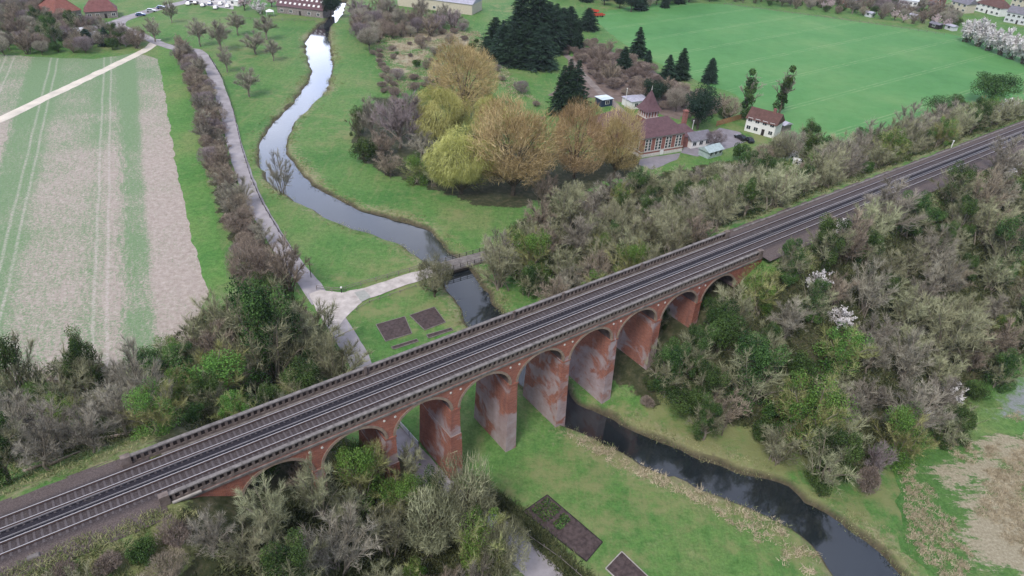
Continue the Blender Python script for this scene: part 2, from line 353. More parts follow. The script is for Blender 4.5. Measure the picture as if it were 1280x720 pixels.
# ------------------------------------------------------------------ the ground, the river
west = [(424,2),(419,14),(409,26),(398,35),(384,52),(386,72),(390,90),(386,104),(366,131),(349,148),(332,172),(326,198),(335,222),(354,240),(393,263),(430,282),(469,295),(502,307),(522,321),(540,338),(560,362),(573,379),(586,405),(620,445),(650,481),(680,508),(707,531),(747,548),(788,570),(828,588),(850,597),(917,625),(991,659),(1051,721),(1080,770)]
east = [(432,2),(428,16),(419,28),(410,37),(412,64),(413,87),(405,114),(380,141),(362,161),(357,188),(367,208),(390,232),(425,252),(452,264),(499,278),(529,287),(549,303),(566,322),(588,343),(603,364),(616,384),(627,396),(665,425),(692,462),(714,500),(747,519),(795,542),(850,566),(917,591),(984,611),(1005,628),(1038,645),(1072,672),(1119,713),(1160,765)]
WZ = -.8
wl = smooth_line([at0(*p, WZ) for p in west], 5); el = smooth_line([at0(*p, WZ) for p in east], 5)
def offset(line, d):
    o = []
    for i, p in enumerate(line):
        a = Vector(line[max(0,i-1)]); b = Vector(line[min(len(line)-1,i+1)]); q = (b-a).normalized()
        o.append((p[0]-q.y*d, p[1]+q.x*d))
    return o
# far to near: the west bank lies to the right of the walking direction
wl = dens(wl, 1.3, .46, False, 3); el = dens(el, 1.3, .46, False, 5)
bed = wl+el[::-1]; top = offset(wl, -1.25)+offset(el, 1.25)[::-1]
in_bed, in_top = inside(bed), inside(top)
water_mb = MB()
wv = offset(wl, -.5)+offset(el, .5)[::-1]; nn_ = len(wl); ne_ = len(el)
wp = [Vector(p) for p in wv]
v_, e_, f_, *_r = delaunay_2d_cdt(wp, [(i,(i+1)%len(wp)) for i in range(len(wp))], [], 1, 1e-4)
water_mb.v = [(p.x, p.y, WZ) for p in v_]
for t_ in f_:
    a, b, c = (v_[i] for i in t_); water_mb.f.append(tuple(t_) if (b-a).cross(c-a) > 0 else tuple(t_)[::-1])
kind(obj('river', water_mb, M['water']), 'structure')
woods = []            # polygons of wood floor, filled below
WOODS_PX = dict(
    slope=[(915,360),(960,330),(1010,300),(1060,283),(1130,252),(1200,228),(1300,185),(1300,430),(1235,480),(1195,535),(1130,560),(1085,600),(1020,575),(960,540),(880,520),(835,500),(800,480),(815,440),(850,400),(885,375)],
    corner=[(235,770),(262,712),(292,668),(335,645),(400,600),(470,565),(520,570),(560,610),(610,650),(635,700),(635,740),(30,740)],
    field_edge=[(-20,470),(60,450),(170,460),(225,415),(300,370),(350,350),(400,410),(432,450),(400,485),(300,520),(240,535),(150,550),(60,575),(-20,585)],
    centre=[(612,330),(640,280),(690,258),(740,240),(800,222),(850,212),(900,202),(1000,205),(1080,180),(1180,150),(1300,120),(1300,148),(1150,195),(1050,235),(950,272),(880,300),(800,335),(740,362),(680,372),(640,345)],
    island=[(440,150),(470,120),(530,130),(560,170),(600,170),(690,190),(740,200),(800,190),(800,215),(720,245),(640,260),(590,255),(545,240),(500,225),(455,205),(440,185)],
    hedge=[(205,55),(225,45),(240,75),(262,110),(275,150),(290,215),(320,280),(365,350),(330,370),(298,345),(280,290),(262,230),(245,160),(232,95),(215,62)],
)
for k_, pl in WOODS_PX.items(): woods.append(P(*pl))
in_wood = [inside(w) for w in woods]
def build_ground():
    pts = []
    def grid(x0, x1, y0, y1, st_, skip=None):
        x = x0
        while x <= x1:
            y = y0
            while y <= y1:
                if not (skip and skip[0] < x < skip[1] and skip[2] < y < skip[3]) and not in_top(x, y):
                    pts.append(Vector((x+.03*math.sin(y*1.7), y+.03*math.sin(x*2.1))))
                y += st_
            x += st_
    grid(-100, 120, 20, 232, 2.4); grid(-260, 330, 10, 430, 7., (-101, 121, 19, 233)); grid(-1500, 1500, -900, 2100, 75., (-262, 332, 8, 432))
    n0 = len(pts); tv = [Vector(p) for p in top]; bv = [Vector(p) for p in bed]
    allp = pts+tv+bv; nt = len(tv); nb = len(bv)
    ed = [(n0+i, n0+(i+1)%nt) for i in range(nt)]+[(n0+nt+i, n0+nt+(i+1)%nb) for i in range(nb)]
    v, e, f, ov, *_ = delaunay_2d_cdt(allp, ed, [], 0, 1e-4)
    bedset = set()
    mb = MB(); V = np.array([(p.x, p.y) for p in v])
    rl = np.array(wl+el)
    near = (V[:,0] > -270) & (V[:,0] < 340) & (V[:,1] < 440) & (V[:,1] > 0)
    d = np.full(len(V), 99.)
    idx = np.where(near)[0]
    for i in idx: d[i] = np.sqrt(((rl-V[i])**2).sum(1).min())
    verge = np.zeros(len(V)); bank = np.zeros(len(V)); wood = np.zeros(len(V)); dull = np.zeros(len(V))
    for i, p in enumerate(v):
        isbed = any(k >= n0+nt for k in ov[i])
        z = ground_h(p.x, p.y)
        if isbed: z = -1.15; bank[i] = 1
        elif d[i] < 1.35: bank[i] = .5+.3*noise.noise(Vector((p.x*.2, p.y*.2, 3.)))
        mb.v.append((p.x, p.y, z))
        s, t = st(p.x, p.y)
        verge[i] = (.52+.5*noise.noise(Vector((p.x*.06, p.y*.06, 9.))))*math.exp(-(d[i]/5.5)**2)+.10
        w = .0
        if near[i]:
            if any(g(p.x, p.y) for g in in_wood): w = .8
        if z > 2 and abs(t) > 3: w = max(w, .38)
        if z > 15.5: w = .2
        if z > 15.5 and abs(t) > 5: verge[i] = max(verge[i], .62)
        if abs(t) < 11 and (2 < s < 27 or 71 < s < 99): w = .85  # dark floor colour under the end arches, painting in their shade
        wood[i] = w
        q = 0.25+.5*noise.noise(Vector((p.x*.03, p.y*.03, 2.)))
        if t < -6: q += .22
        dull[i] = q
    for tt in f:
        a, b, c = (v[i] for i in tt); mb.f.append(tuple(tt) if (b-a).cross(c-a) > 0 else tuple(tt)[::-1])
    me = mb.mesh('ground', M['ground'])
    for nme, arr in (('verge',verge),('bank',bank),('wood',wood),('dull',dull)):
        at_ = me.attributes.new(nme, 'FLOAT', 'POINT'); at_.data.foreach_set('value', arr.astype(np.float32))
    for p in me.polygons: p.use_smooth = True
    kind(link('ground', me), 'structure')
build_ground()
# fields, lanes, plots
sheet('striped_field', P((-40,75),(0,68),(60,72),(120,74),(170,66),(196,74),(206,110),(215,165),(228,238),(248,320),(262,365),(235,425),(170,470),(60,475),(-60,480)), M['field'], .03, 6, .5, 2)
sheet('far_field', P((741,24),(760,14),(800,6),(850,3),(917,6),(1011,19),(1085,29),(1186,42),(1300,72),(1330,150),(1180,150),(1060,175),(1000,180),(960,150),(920,118),(880,105),(825,80),(780,55)), M['far_field'], .03, 9, .5, 4)
sheet('farm_track', ribbon_poly(smooth_line(P((-60,176),(0,150),(60,121),(127,89.5),(168,69.5),(186,60),(196,49)), 5), (4.2,3.2)), M['track'], .06, 4, .25, 5)
lane_px = [(160,20),(150,32),(171,41),(196,53),(225,62),(246,64),(262,82),(276,118),(286,150),(296,190),(309,228),(321,257),(340,290),(362,325),(385,352),(403,378)]
lane_a = smooth_line(P(*lane_px), 5)
sheet('lane', ribbon_poly(lane_a, (4.2,4.0)), M['lane'], .07, 4, .15, 6)
sheet('main_road', ribbon_poly(smooth_line(P((238,1),(205,9),(176,17),(158,23),(130,32),(60,45)), 5), 6.), M['lane'], .05, 5, .1, 6)
lane_b = smooth_line(P((405,376),(425,410),(450,455))+[wd(32.5,16),wd(33.6,5),wd(34.6,-6)]+P((600,645),(650,690),(690,730),(730,775)), 5)
sheet('lane', ribbon_poly(lane_b, (4.0,4.2)), M['lane'], .07, 3, .2, 7)
sheet('gravel_yard', P((387,368),(400,363),(430,366),(446,362),(452,378),(444,386),(430,400),(420,410),(404,402),(394,384)), M['chalk'], .09, 3, .3, 8)
sheet('path', ribbon_poly(smooth_line(P((428,376),(470,363),(512,349),(548,337),(560,333)), 5), (4.2,3.2)), M['chalk'], .11, 2, .2, 9)
sheet('path', ribbon_poly(smooth_line(P((600,321),(622,316),(640,320)), 5), (2.8,2.2)), M['chalk'], .11, 2, .2, 9)
sheet('path_patch', P((443,366),(455,363),(463,372),(452,378)), plain('worn_grey_tarmac', (.33,.33,.30), .15), .135, 2, .1, 3)
sheet('rough_grassland', P((1120,560),(1190,510),(1230,470),(1300,430),(1400,470),(1400,800),(1210,800),(1170,730),(1130,690),(1120,640),(1112,600)), M['tussock'], .03, 5, 1.2, 11)
sheet('wet_ground', P((1215,500),(1240,470),(1290,436),(1400,470),(1330,545),(1270,540),(1225,545),(1200,525)), M['patch'], .06, 4, 1.2, 12)
sheet('yard', P((800,199),(852,191),(872,196),(905,188),(935,176),(925,165),(900,160),(880,170),(858,180),(846,200),(815,212),(798,206)), plain('yard_tarmac', (.24,.22,.24), .2, .3), .05, 4, .2, 13)
sheet('car_park', P((232,3),(292,12),(292,-4),(240,-10)), plain('car_park_tarmac', (.42,.40,.40), .2, .3), .05, 5, .1, 14)
sheet('grass_margin', P((196,62),(206,58),(222,72),(233,96),(243,161),(261,235),(277,307),(287,350),(262,368),(247,322),(227,240),(214,166),(205,112)), grassy('field_margin_grass'), .045, 4, .4, 15)
sheet('rough_ground', P((470,40),(520,34),(590,34),(610,48),(600,75),(560,62),(530,90),(500,120),(475,110),(468,70)), M['tussock'], .04, 5, 1.5, 16)
sheet('rough_ground', P((690,120),(720,62),(745,58),(790,72),(830,95),(880,122),(850,150),(790,130),(740,122)), plain('bramble_ground', (.17,.125,.105), .35, .35), .04, 5, 1., 17)
sheet('track', ribbon_poly(smooth_line(P((690,50),(720,82),(745,110),(765,128),(790,150)), 4), 2.6), plain('muddy_track', (.23,.19,.17), .25, .4), .07, 3, .2, 18)
# ------------------------------------------------------------------ the viaduct and the railway (local x along the line, y to the far side)
ORG = (*wd(0,0), 0.)
S0, PITCH, NA = 7.78, 9.84, 9
YN, YF = -4.3, 3.95
ZS, ZT = 13.3, 17.75                # springing, top of the spandrels
via = thing('railway_viaduct', 'red brick railway viaduct of nine arches crossing the river', 'viaduct', ORG, ROT)
def gl(s, t): return ground_h(*wd(s, t))
for k in range(1, NA):
    s = S0+PITCH*k; mb = MB(); zb = -1.6; w = .72
    bat = .018*(ZS-zb)
    mb.frustum(s-w, YN, s+w, YF, zb, ZS, bat, bat*1.6)
    p = obj('pier', mb, M['pier'], via)
    mb = MB(); mb.box(s-w-.10, YN-.10, ZS-.32, s+w+.10, YF+.10, ZS-.02); obj('impost_band', mb, M['brick'], p)
    if k in (2, 3):
        zz = 8.4; q = .018*(ZS-zz)+.10; mb = MB(); mb.frustum(s-w-q, YN-q*1.5, s+w+q, YF+q*1.5, zb, zz, .018*(zz-zb), .03*(zz-zb)); obj('plinth', mb, M['brick'], p)
A_, B_ = PITCH/2-.72, 3.65
NSEG = 20
for k in range(NA):
    sc_ = S0+PITCH*(k+.5); x0, x1 = S0+PITCH*k, S0+PITCH*(k+1)
    c = [(sc_-A_*math.cos(math.pi*i/NSEG), ZS+B_*math.sin(math.pi*i/NSEG)) for i in range(NSEG+1)]
    mb = MB()
    for y, sg in ((YN, 1), (YF, -1)):
        tp = [(x0, ZT)]+[(x0+(x1-x0)*i/NSEG, ZT) for i in range(1, NSEG)]+[(x1, ZT)]
        for i in range(NSEG):
            q = [(c[i][0],y,c[i][1]),(c[i+1][0],y,c[i+1][1]),(tp[i+1][0],y,ZT),(tp[i][0],y,ZT)]
            mb.quad(*(q if sg > 0 else q[::-1]))
        for q in ([(x0,y,ZS),(c[0][0],y,ZS),(x0,y,ZT)], [(c[-1][0],y,ZS),(x1,y,ZS),(x1,y,ZT)]): mb.quad(*(q if sg > 0 else q[::-1]))
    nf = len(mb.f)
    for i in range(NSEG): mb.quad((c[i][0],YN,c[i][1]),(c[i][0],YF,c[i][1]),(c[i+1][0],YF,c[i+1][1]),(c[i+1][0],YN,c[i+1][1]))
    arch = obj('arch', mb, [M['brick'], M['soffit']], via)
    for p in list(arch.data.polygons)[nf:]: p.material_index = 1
    bm = bmesh.new(); bm.from_mesh(arch.data); bmesh.ops.remove_doubles(bm, verts=bm.verts, dist=1e-4); bm.to_mesh(arch.data); bm.free()
    for y0, y1 in ((YN-.09, YN+.3), (YF-.3, YF+.09)):
        mb = MB(); rw = .36; n = 26
        ci = [(sc_-(A_-.012)*math.cos(math.pi*i/n), ZS+(B_-.012)*math.sin(math.pi*i/n)) for i in range(n+1)]
        co = [(sc_-(A_+rw)*math.cos(math.pi*i/n), ZS+(B_+rw)*math.sin(math.pi*i/n)) for i in range(n+1)]
        for i in range(n):
            a, b, d, e = ci[i], ci[i+1], co[i+1], co[i]
            mb.quad((a[0],y0,a[1]),(b[0],y0,b[1]),(d[0],y0,d[1]),(e[0],y0,e[1])); mb.quad((e[0],y1,e[1]),(d[0],y1,d[1]),(b[0],y1,b[1]),(a[0],y1,a[1]))
            mb.quad((e[0],y0,e[1]),(d[0],y0,d[1]),(d[0],y1,d[1]),(e[0],y1,e[1])); mb.quad((a[0],y1,a[1]),(b[0],y1,b[1]),(b[0],y0,b[1]),(a[0],y0,a[1]))
        obj('arch_ring', mb, M['ring'], arch)
for k in range(1, NA):                      # pale pattress plates high in the spandrels
    for dx, dz in ((-.75, 16.55), (.8, 16.5)):
        mb = MB(); mb.tube([(S0+PITCH*k+dx, YN-.07, dz), (S0+PITCH*k+dx, YN+.02, dz)], .17, 8); obj('pattress_plate', mb, M['paleston'], via)
for y in (YN, YF):
    sg = -1 if y < 0 else 1
    mb = MB(); mb.box(1.5, min(y, y+sg*.16), ZT-.42, 102.5, max(y, y+sg*.16), ZT-.12); obj('string_course', mb, M['stone'], via)
for x0, x1 in ((1.5, S0), (S0+PITCH*NA, 102.5)):
    mb = MB(); mb.box(x0, YN, 3., x1, YF, ZT-.05); obj('abutment', mb, M['brick'], via)
mb = MB(); mb.box(1.5, YN+.31, ZT-.30, 102.5, YF-.31, ZT-.01); obj('deck', mb, M['stone'], via)
for y0, y1, e0, e1 in ((YN-.05, YN+.40, 1.0, 101.5), (YF-.40, YF+.05, -1.2, 101.8)):
    mb = MB(); mb.box(e0, y0+.06, ZT-.02, e1, y1-.06, ZT+.38)
    x = e0+.9; 
    while x < e1-.9:
        mb.box(x-.17, y0+.07, ZT+.38, x+.17, y1-.07, ZT+1.12); x += .78
    pp = obj('parapet', mb, M['slot'], via)
    # inner leaf that closes the pockets from behind
    ym = (y0+y1)/2+(.05 if y0 < 0 else -.02); mb = MB(); mb.box(e0, ym-.04, ZT+.38, e1, ym+.04, ZT+1.1); obj('pocket_wall', mb, M['pocket_shade'], pp)  # near-black colour stands in for the shade deep in the slots
    mb = MB(); x = e0
    rg = random.Random(4)
    while x < e1:
        L = min(e1-x, 1.1+.2*rg.random()); h = rg.uniform(-.012,.012); mb.box(x, y0-.01, ZT+1.12, x+L-.02, y1+.02, ZT+1.30+h); x += L
    obj('coping', mb, M['stone'], pp)
    for ex in (e0, e1):
        mb = MB(); mb.box(ex-.5, y0-.14, ZT-.4, ex+.5, y1+.14, ZT+1.42); obj('end_post', mb, M['slot'], pp)
for xx in (28., 52.4, 62., 79.3):           # refuge posts on the far parapet
    mb = MB(); mb.box(xx-.2, YF-.58, ZT+.3, xx+.2, YF-.41, ZT+1.62); obj('refuge_post', mb, M['slot'], via)
mb = MB(); mb.box(1.6, YN-.42, ZT+.1, 4.6, YN-.15, ZT+.3); obj('repair_slab', mb, M['coping_new'], via)
tr_ = thing('cable_trough', 'grey concrete cable trough beside the far track beyond the viaduct', 'cable trough', ORG, ROT)
for i in range(60):
    mb = MB(); x = 105+i*5.; mb.box(x, 4.45, 17.7, x+4.97, 4.85, 17.98); obj('lid', mb, M['stone'], tr_)
# ballast bed
mb = MB(); prof_v = [(-3.55,17.72),(-2.95,18.06),(2.95,18.06),(3.3,17.72)]
prof_e = [(-6.2,17.72),(-3.9,17.86),(-2.95,18.06),(2.95,18.06),(3.9,17.86),(5.6,17.72)]
def strip(pf, x0, x1):
    xs = np.linspace(x0, x1, max(2, int((x1-x0)/3)))
    for a, b in zip(xs, xs[1:]):
        for (y, z), (y2, z2) in zip(pf, pf[1:]): mb.quad((a,y,z),(b,y,z),(b,y2,z2),(a,y2,z2))
strip(prof_e, -140, 1.0); strip(prof_v, 1.0, 102); strip(prof_e, 102, 720)
kind(link('ballast', mb.mesh('ballast', M['ballast']), None, ORG, ROT), 'structure')
# tracks
G2 = .7525
sl_mb = MB(); sl_mb.frustum(-.115, -1.2, .115, 1.2, 17.95, 18.085, .02, .02); sl_me = sl_mb.mesh('sleeper', M['sleeper'])
for tc, lab, third in ((1.7, 'far railway track with concrete sleepers beside the plain parapet', -1), (-1.7, 'near railway track with concrete sleepers above the arch faces', 1)):
    tr = thing('railway_track', lab, 'railway track', ORG, ROT, 'tracks over the viaduct')
    for sg in (-1, 1):
        mb = MB(); y = tc+sg*G2; mb.box(-140, y-.036, RAIL-.045, 720, y+.036, RAIL+.0); r_ = obj('rail', mb, M['rail'], tr)
        mb = MB(); mb.box(-140, y-.07, RAIL-.19, 720, y+.07, RAIL-.16); mb.box(-140, y-.012, RAIL-.161, 720, y+.012, RAIL-.044); obj('rail_web', mb, M['rust'], r_)
    y = tc+third*(G2+.41); mb = MB(); mb.box(-140, y-.05, RAIL-.06, 720, y+.05, RAIL+.07); o = obj('conductor_rail', mb, M['crail'], tr)
    far = MB(); n = 0; x = -22.
    while x < 500:
        if n < 98: link('sleeper', sl_me, tr, (x, tc, 0)); n += 1
        else:
            i = len(far.v); far.v += [(a+x, b+tc, c) for a, b, c in sl_mb.v]; far.f += [tuple(j+i for j in q) for q in sl_mb.f]
        x += .70
    kind(obj('sleeper_run', far, M['sleeper'], tr), 'stuff')
# ------------------------------------------------------------------ trees: prototypes
def mesh_tri(name, V, Fc, tone, mat):
    """V (n,3) vertices, Fc (m,3) or (m,4) faces, tone per vertex"""
    me = bpy.data.meshes.new(name); n = len(V); m = len(Fc); k = Fc.shape[1]
    me.vertices.add(n); me.vertices.foreach_set('co', V.astype(np.float32).ravel())
    me.loops.add(m*k); me.loops.foreach_set('vertex_index', Fc.astype(np.int32).ravel())
    me.polygons.add(m); me.polygons.foreach_set('loop_start', np.arange(0, m*k, k, dtype=np.int32))
    a = me.attributes.new('tone', 'FLOAT', 'POINT'); a.data.foreach_set('value', np.clip(tone,0,1).astype(np.float32))
    me.materials.append(mat); me.update(calc_edges=True); return me
def unit(a): return a/np.maximum(1e-9, np.linalg.norm(a, axis=-1, keepdims=True))
def tri_twigs(p, d, L, w, rg):
    n = len(p); s = unit(np.cross(d, rg.normal(size=(n,3))))*(w/2).reshape(-1,1)
    V = np.stack([p-s, p+s, p+d*L.reshape(-1,1)], 1).reshape(-1,3)
    return V, np.arange(3*n).reshape(-1,3)
def leaves(p, size, rg, nrm=None, flat=.5):
    n = len(p); a = rg.normal(size=(n,3))
    if nrm is not None: a = a*flat+nrm
    nn = unit(a); u = unit(np.cross(nn, rg.normal(size=(n,3)))); w = np.cross(nn, u)
    sz = (size*rg.uniform(.6,1.3,n)).reshape(-1,1)
    V = np.stack([p-u*sz*.5, p+w*sz*.36, p+u*sz*.5, p-w*sz*.36], 1).reshape(-1,3)
    return V, np.arange(4*n).reshape(-1,4)
def skeleton(seed, R, H, n1, n2, base, multi, up, spread=1., r0=.16):
    rg = np.random.default_rng(seed); tb = MB(); secs = []
    if not multi: tb.tube([(0,0,-.4),(.05*R*rg.normal(),.05*R*rg.normal(),H*base*.6),(0,0,H*base*1.3)], (r0*1.5, r0*1.15, r0*.8), 6)
    lump = rg.uniform(.72, 1.12, n1)
    for i in range(n1):
        az = 2.4*i+rg.uniform(-.4,.4); e = math.asin(min(1, max(.05, ((i+.5)/n1)*rg.uniform(.85,1.1))))
        ex = R*.82*math.cos(e)*lump[i]*spread; ez = H*base+(H*.9-H*base)*(.22+.78*math.sin(e))*(.85+.2*lump[i]-.08)
        end = np.array([ex*math.cos(az), ex*math.sin(az), ez])
        s0 = np.array([.12*R*rg.normal()*multi, .12*R*rg.normal()*multi, -.3 if multi else H*base*rg.uniform(.55,1.2)])
        ct = s0+(end-s0)*np.array([.32,.32,.62])+rg.normal(size=3)*R*.06
        us = np.linspace(0, 1, 6); bz = [(1-u)**2*s0+2*u*(1-u)*ct+u*u*end for u in us]
        tb.tube([tuple(b) for b in bz], [r0*.62*(1-.8*u)+.012 for u in us], 4)
        for j in range(n2):
            u = rg.uniform(.28, 1.); p = (1-u)**2*s0+2*u*(1-u)*ct+u*u*end; tg = unit(2*(1-u)*(ct-s0)+2*u*(end-ct))
            d = unit(tg*.75+rg.normal(size=3)*.62+np.array([0,0,up])+unit(np.array([p[0],p[1],.01]))*.25)
            secs.append((p, d, R*.42*(1.15-.55*u)*rg.uniform(.6,1.25), i))
    return rg, tb, secs
def bare(seed, R, H, n1=10, n2=13, n3=18, tw=.055, base=.25, multi=False, up=.35, tl=.23, spread=1., r0=.16):
    """leafless broadleaf: limbs, branches and a haze of twigs"""
    rg, tb, secs = skeleton(seed, R, H, n1, n2, base, multi, up, spread, r0)
    p = np.array([s[0] for s in secs]); d = np.array([s[1] for s in secs]); L = np.array([s[2] for s in secs]); li = np.array([s[3] for s in secs])
    lt = rg.uniform(.15,.85,n1+1)
    V1, F1 = tri_twigs(p, d, L, np.full(len(p), tw*1.7), rg); t1 = np.repeat(lt[li]*.7, 3)
    pp = np.repeat(p, n3, 0); dd = np.repeat(d, n3, 0); LL = np.repeat(L, n3); u = rg.uniform(.12, 1., len(pp))
    q = pp+dd*(LL*u)[:,None]; dr = unit(dd*.8+rg.normal(size=dd.shape)*.55+np.array([0,0,up]))
    V2, F2 = tri_twigs(q, dr, R*tl*rg.uniform(.5,1.25,len(q)), np.full(len(q), tw), rg)
    t2 = np.repeat(np.repeat(lt[li], n3)+rg.normal(0,.2,len(q)), 3)
    t2 = t2.reshape(-1,3); t2[:,2] += .2; t2 = t2.ravel()
    return tb, np.vstack([V1,V2]), np.vstack([F1, F2+len(V1)]), np.concatenate([t1,t2]), q, dr
def ivy_pts(seed, R, H, n, clumps, zlo=.05, zhi=.7, rr=.55, cr_=.26):
    rg = np.random.default_rng(seed+77); P_, N_, T_ = [], [], []
    for c in range(clumps):
        z = H*rg.uniform(zlo, zhi); a = rg.uniform(0,6.28); r = R*rr*math.sqrt(rg.uniform(0,1))*(1-.4*z/H)
        c0 = np.array([r*math.cos(a), r*math.sin(a), z]); k = n//clumps; rad = R*cr_*rg.uniform(.55,1.25)
        d = unit(rg.normal(size=(k,3))); P_.append(c0+d*rad*rg.uniform(.55,1.05,(k,1))*np.array([1,1,1.25])); N_.append(d+np.array([0,0,.5])); T_.append(np.clip(rg.normal(.45,.2)+rg.normal(0,.22,k),0,1))
    return np.vstack(P_), np.vstack(N_), np.concatenate(T_)
PROTO = {}
def proto(key, parts): PROTO[key] = parts      # list of (part name, mesh)
def mk_bare(key, mat, bark, seed, R, H, ivy=None, ivn=0, ivc=8, ivs=.26, blossom=None, blm=None, izh=.7, irr=.55, **kw):
    tb, V, Fc, tn, q, dr = bare(seed, R, H, **kw)
    parts = [('trunk', tb.mesh('trunk', bark)), ('crown', mesh_tri('crown', V, Fc, tn, mat))]
    if ivy:
        p, n, t = ivy_pts(seed, R, H, ivn, ivc, zhi=izh, rr=irr); rg = np.random.default_rng(seed+5); V, Fc = leaves(p, ivs, rg, n, .8)
        parts.append(('ivy' if ivy is T['ivy'] else 'young_leaves', mesh_tri('leaves', V, Fc, np.repeat(t,4), ivy)))
    if blossom:
        rg = np.random.default_rng(seed+6); i = rg.choice(len(q), blossom); c = q[i]+dr[i]*(R*.2*rg.uniform(0,1,(blossom,1)))
        V, Fc = leaves(c, .26, rg, unit(c-np.array([0,0,H*.4])), .7); parts.append(('blossom', mesh_tri('blossom', V, Fc, np.repeat(rg.uniform(0,1,blossom),4), blm)))
    proto(key, parts)
def mk_willow(key, seed, R, H, n=2600, mat=None):
    rg, tb, secs = skeleton(seed, R*.8, H*.95, 10, 4, .3, False, .3, 1., .3)
    lumps = [(unit(rg.normal(size=3)*np.array([1,1,.35])+np.array([0,0,.35])), rg.uniform(.8,1.12)) for _ in range(20)]
    d = unit(rg.normal(size=(n,3))); d[:,2] = np.abs(d[:,2])*1.1-.18; d = unit(d)
    best = np.full(n, -1.); rad = np.ones(n)*.8; who = np.zeros(n, int)
    for i, (l, f) in enumerate(lumps):
        k = d@l; m = k > best; best[m] = k[m]; rad[m] = f; who[m] = i
    rr = rad*(.74+.26*np.clip((best-.55)/.4,0,1))*rg.uniform(.55,1.,n)
    p = d*rr[:,None]*np.array([R,R,H*.56])+np.array([0,0,H*.44])
    L = H*rg.uniform(.05,.2,n)*(1.1-.35*d[:,2]); L = np.minimum(L, p[:,2]-.3)
    out = unit(d*np.array([1,1,0])+1e-6)
    tone0 = rg.uniform(.2,.85,len(lumps))[who]+rg.normal(0,.16,n)
    w = rg.uniform(.03,.065,n)*R/6; s = unit(np.cross(out, np.array([0,0,1.]))+rg.normal(size=(n,3))*.6)*w[:,None]
    a = p; b = p+out*(.25*w[:,None]*4)+rg.normal(0,.12,(n,3))+np.array([0,0,-.35])*L[:,None]; c = p+out*.35*rg.uniform(0,1,(n,1))+np.array([0,0,-1.])*L[:,None]
    V = np.stack([a-s*.5, a+s*.5, b+s, b-s, c], 1).reshape(-1,3); k = np.arange(n)*5
    Fc = np.vstack([np.stack([k,k+1,k+2],1), np.stack([k,k+2,k+3],1), np.stack([k+3,k+2,k+4],1)])
    proto(key, [('trunk', tb.mesh('trunk', M['bark'])), ('crown', mesh_tri('crown', V, Fc, np.repeat(tone0,5), mat or T['willow']))])
def mk_dome(key, seed, R, H, mat, bark, n=6000, lumps=16, low=.12, tl=.11, w=.055, upb=.5, n1=12, r0=.25):
    """a rounded crown of very fine shoots on a fan of limbs, its outline in soft lumps"""
    rg, tb, secs = skeleton(seed, R*.85, H*.93, n1, 9, low+.03, False, upb, 1., r0)
    ld = unit(rg.normal(size=(lumps,3))*np.array([1,1,.7])+np.array([0,0,.3])); lr = rg.uniform(.62,1.15,lumps); lt = rg.uniform(.2,.75,lumps)
    d = unit(rg.normal(size=(n,3))); k = d@ld.T; who = k.argmax(1); f = np.clip((k.max(1)-.5)/.45, 0, 1)
    rad = lr[who]*(.74+.26*f)*np.clip(1-np.abs(rg.normal(0,.20,n)), .2, 1.)
    p = d*rad[:,None]*np.array([R,R,H*(1-low)*.5])+np.array([0,0,H*(low+(1-low)*.5)])
    dr = unit(d*.55+rg.normal(size=(n,3))*.42+np.array([0,0,upb])); L = H*tl*rg.uniform(.5,1.3,n)
    V, Fc = tri_twigs(p-dr*(L*.5)[:,None], dr, L, w*R/6*rg.uniform(.7,1.4,n), rg); t = np.repeat(np.clip(lt[who]+rg.normal(0,.2,n),0,1), 3)
    q = np.array([x[0] for x in secs]); dd = np.array([x[1] for x in secs]); LL = np.array([x[2] for x in secs]); V2, F2 = tri_twigs(q, dd, LL, np.full(len(q), w*R/6*1.8), rg)
    proto(key, [('trunk', tb.mesh('trunk', bark)), ('crown', mesh_tri('crown', np.vstack([V,V2]), np.vstack([Fc,F2+len(V)]), np.concatenate([t, np.full(len(V2),.25)]), mat))])
def mk_fir(key, seed, R, H, tiers=30, nb=11, mat=None, blunt=.85, dens_=6):
    rg = np.random.default_rng(seed); tb = MB(); tb.tube([(0,0,-.4),(0,0,H*.5),(0,0,H*.97)], (R*.09,R*.06,.03), 6)
    Vs, ts = [], []
    for i in range(tiers):
        f = (i+.3)/tiers; z = H*(.03+.95*f); r = R*(1-f)**blunt*rg.uniform(.85,1.12)+.12
        for j in range(nb):
            a = rg.uniform(0,6.28); rl = r*rg.uniform(.65,1.12); o = np.array([math.cos(a), math.sin(a), 0]); sd = np.array([-o[1], o[0], 0]); tone = rg.normal(.45,.22)
            for k in range(dens_):
                u = (k+.6)/dens_; p = o*rl*u+np.array([0,0,z-.28*rl*u*u+.1*rl*u]); sz = (.16+.14*(1-u))*max(r,.8)*rg.uniform(.7,1.2)
                sg = sd*rg.choice([-1,1]); dr = unit(o*.8+sg*rg.uniform(.2,1.)+np.array([0,0,rg.uniform(-.45,.25)])); wv_ = unit(np.cross(dr, rg.normal(size=3)))
                Vs += [p-wv_*sz*.42, p+wv_*sz*.42, p+dr*sz*1.9]; ts += [tone+.1*u]*2+[tone+.25]
    V = np.array(Vs); proto(key, [('trunk', tb.mesh('trunk', M['bark'])), ('crown', mesh_tri('crown', V, np.arange(len(V)).reshape(-1,3), np.array(ts), mat or T['fir']))])
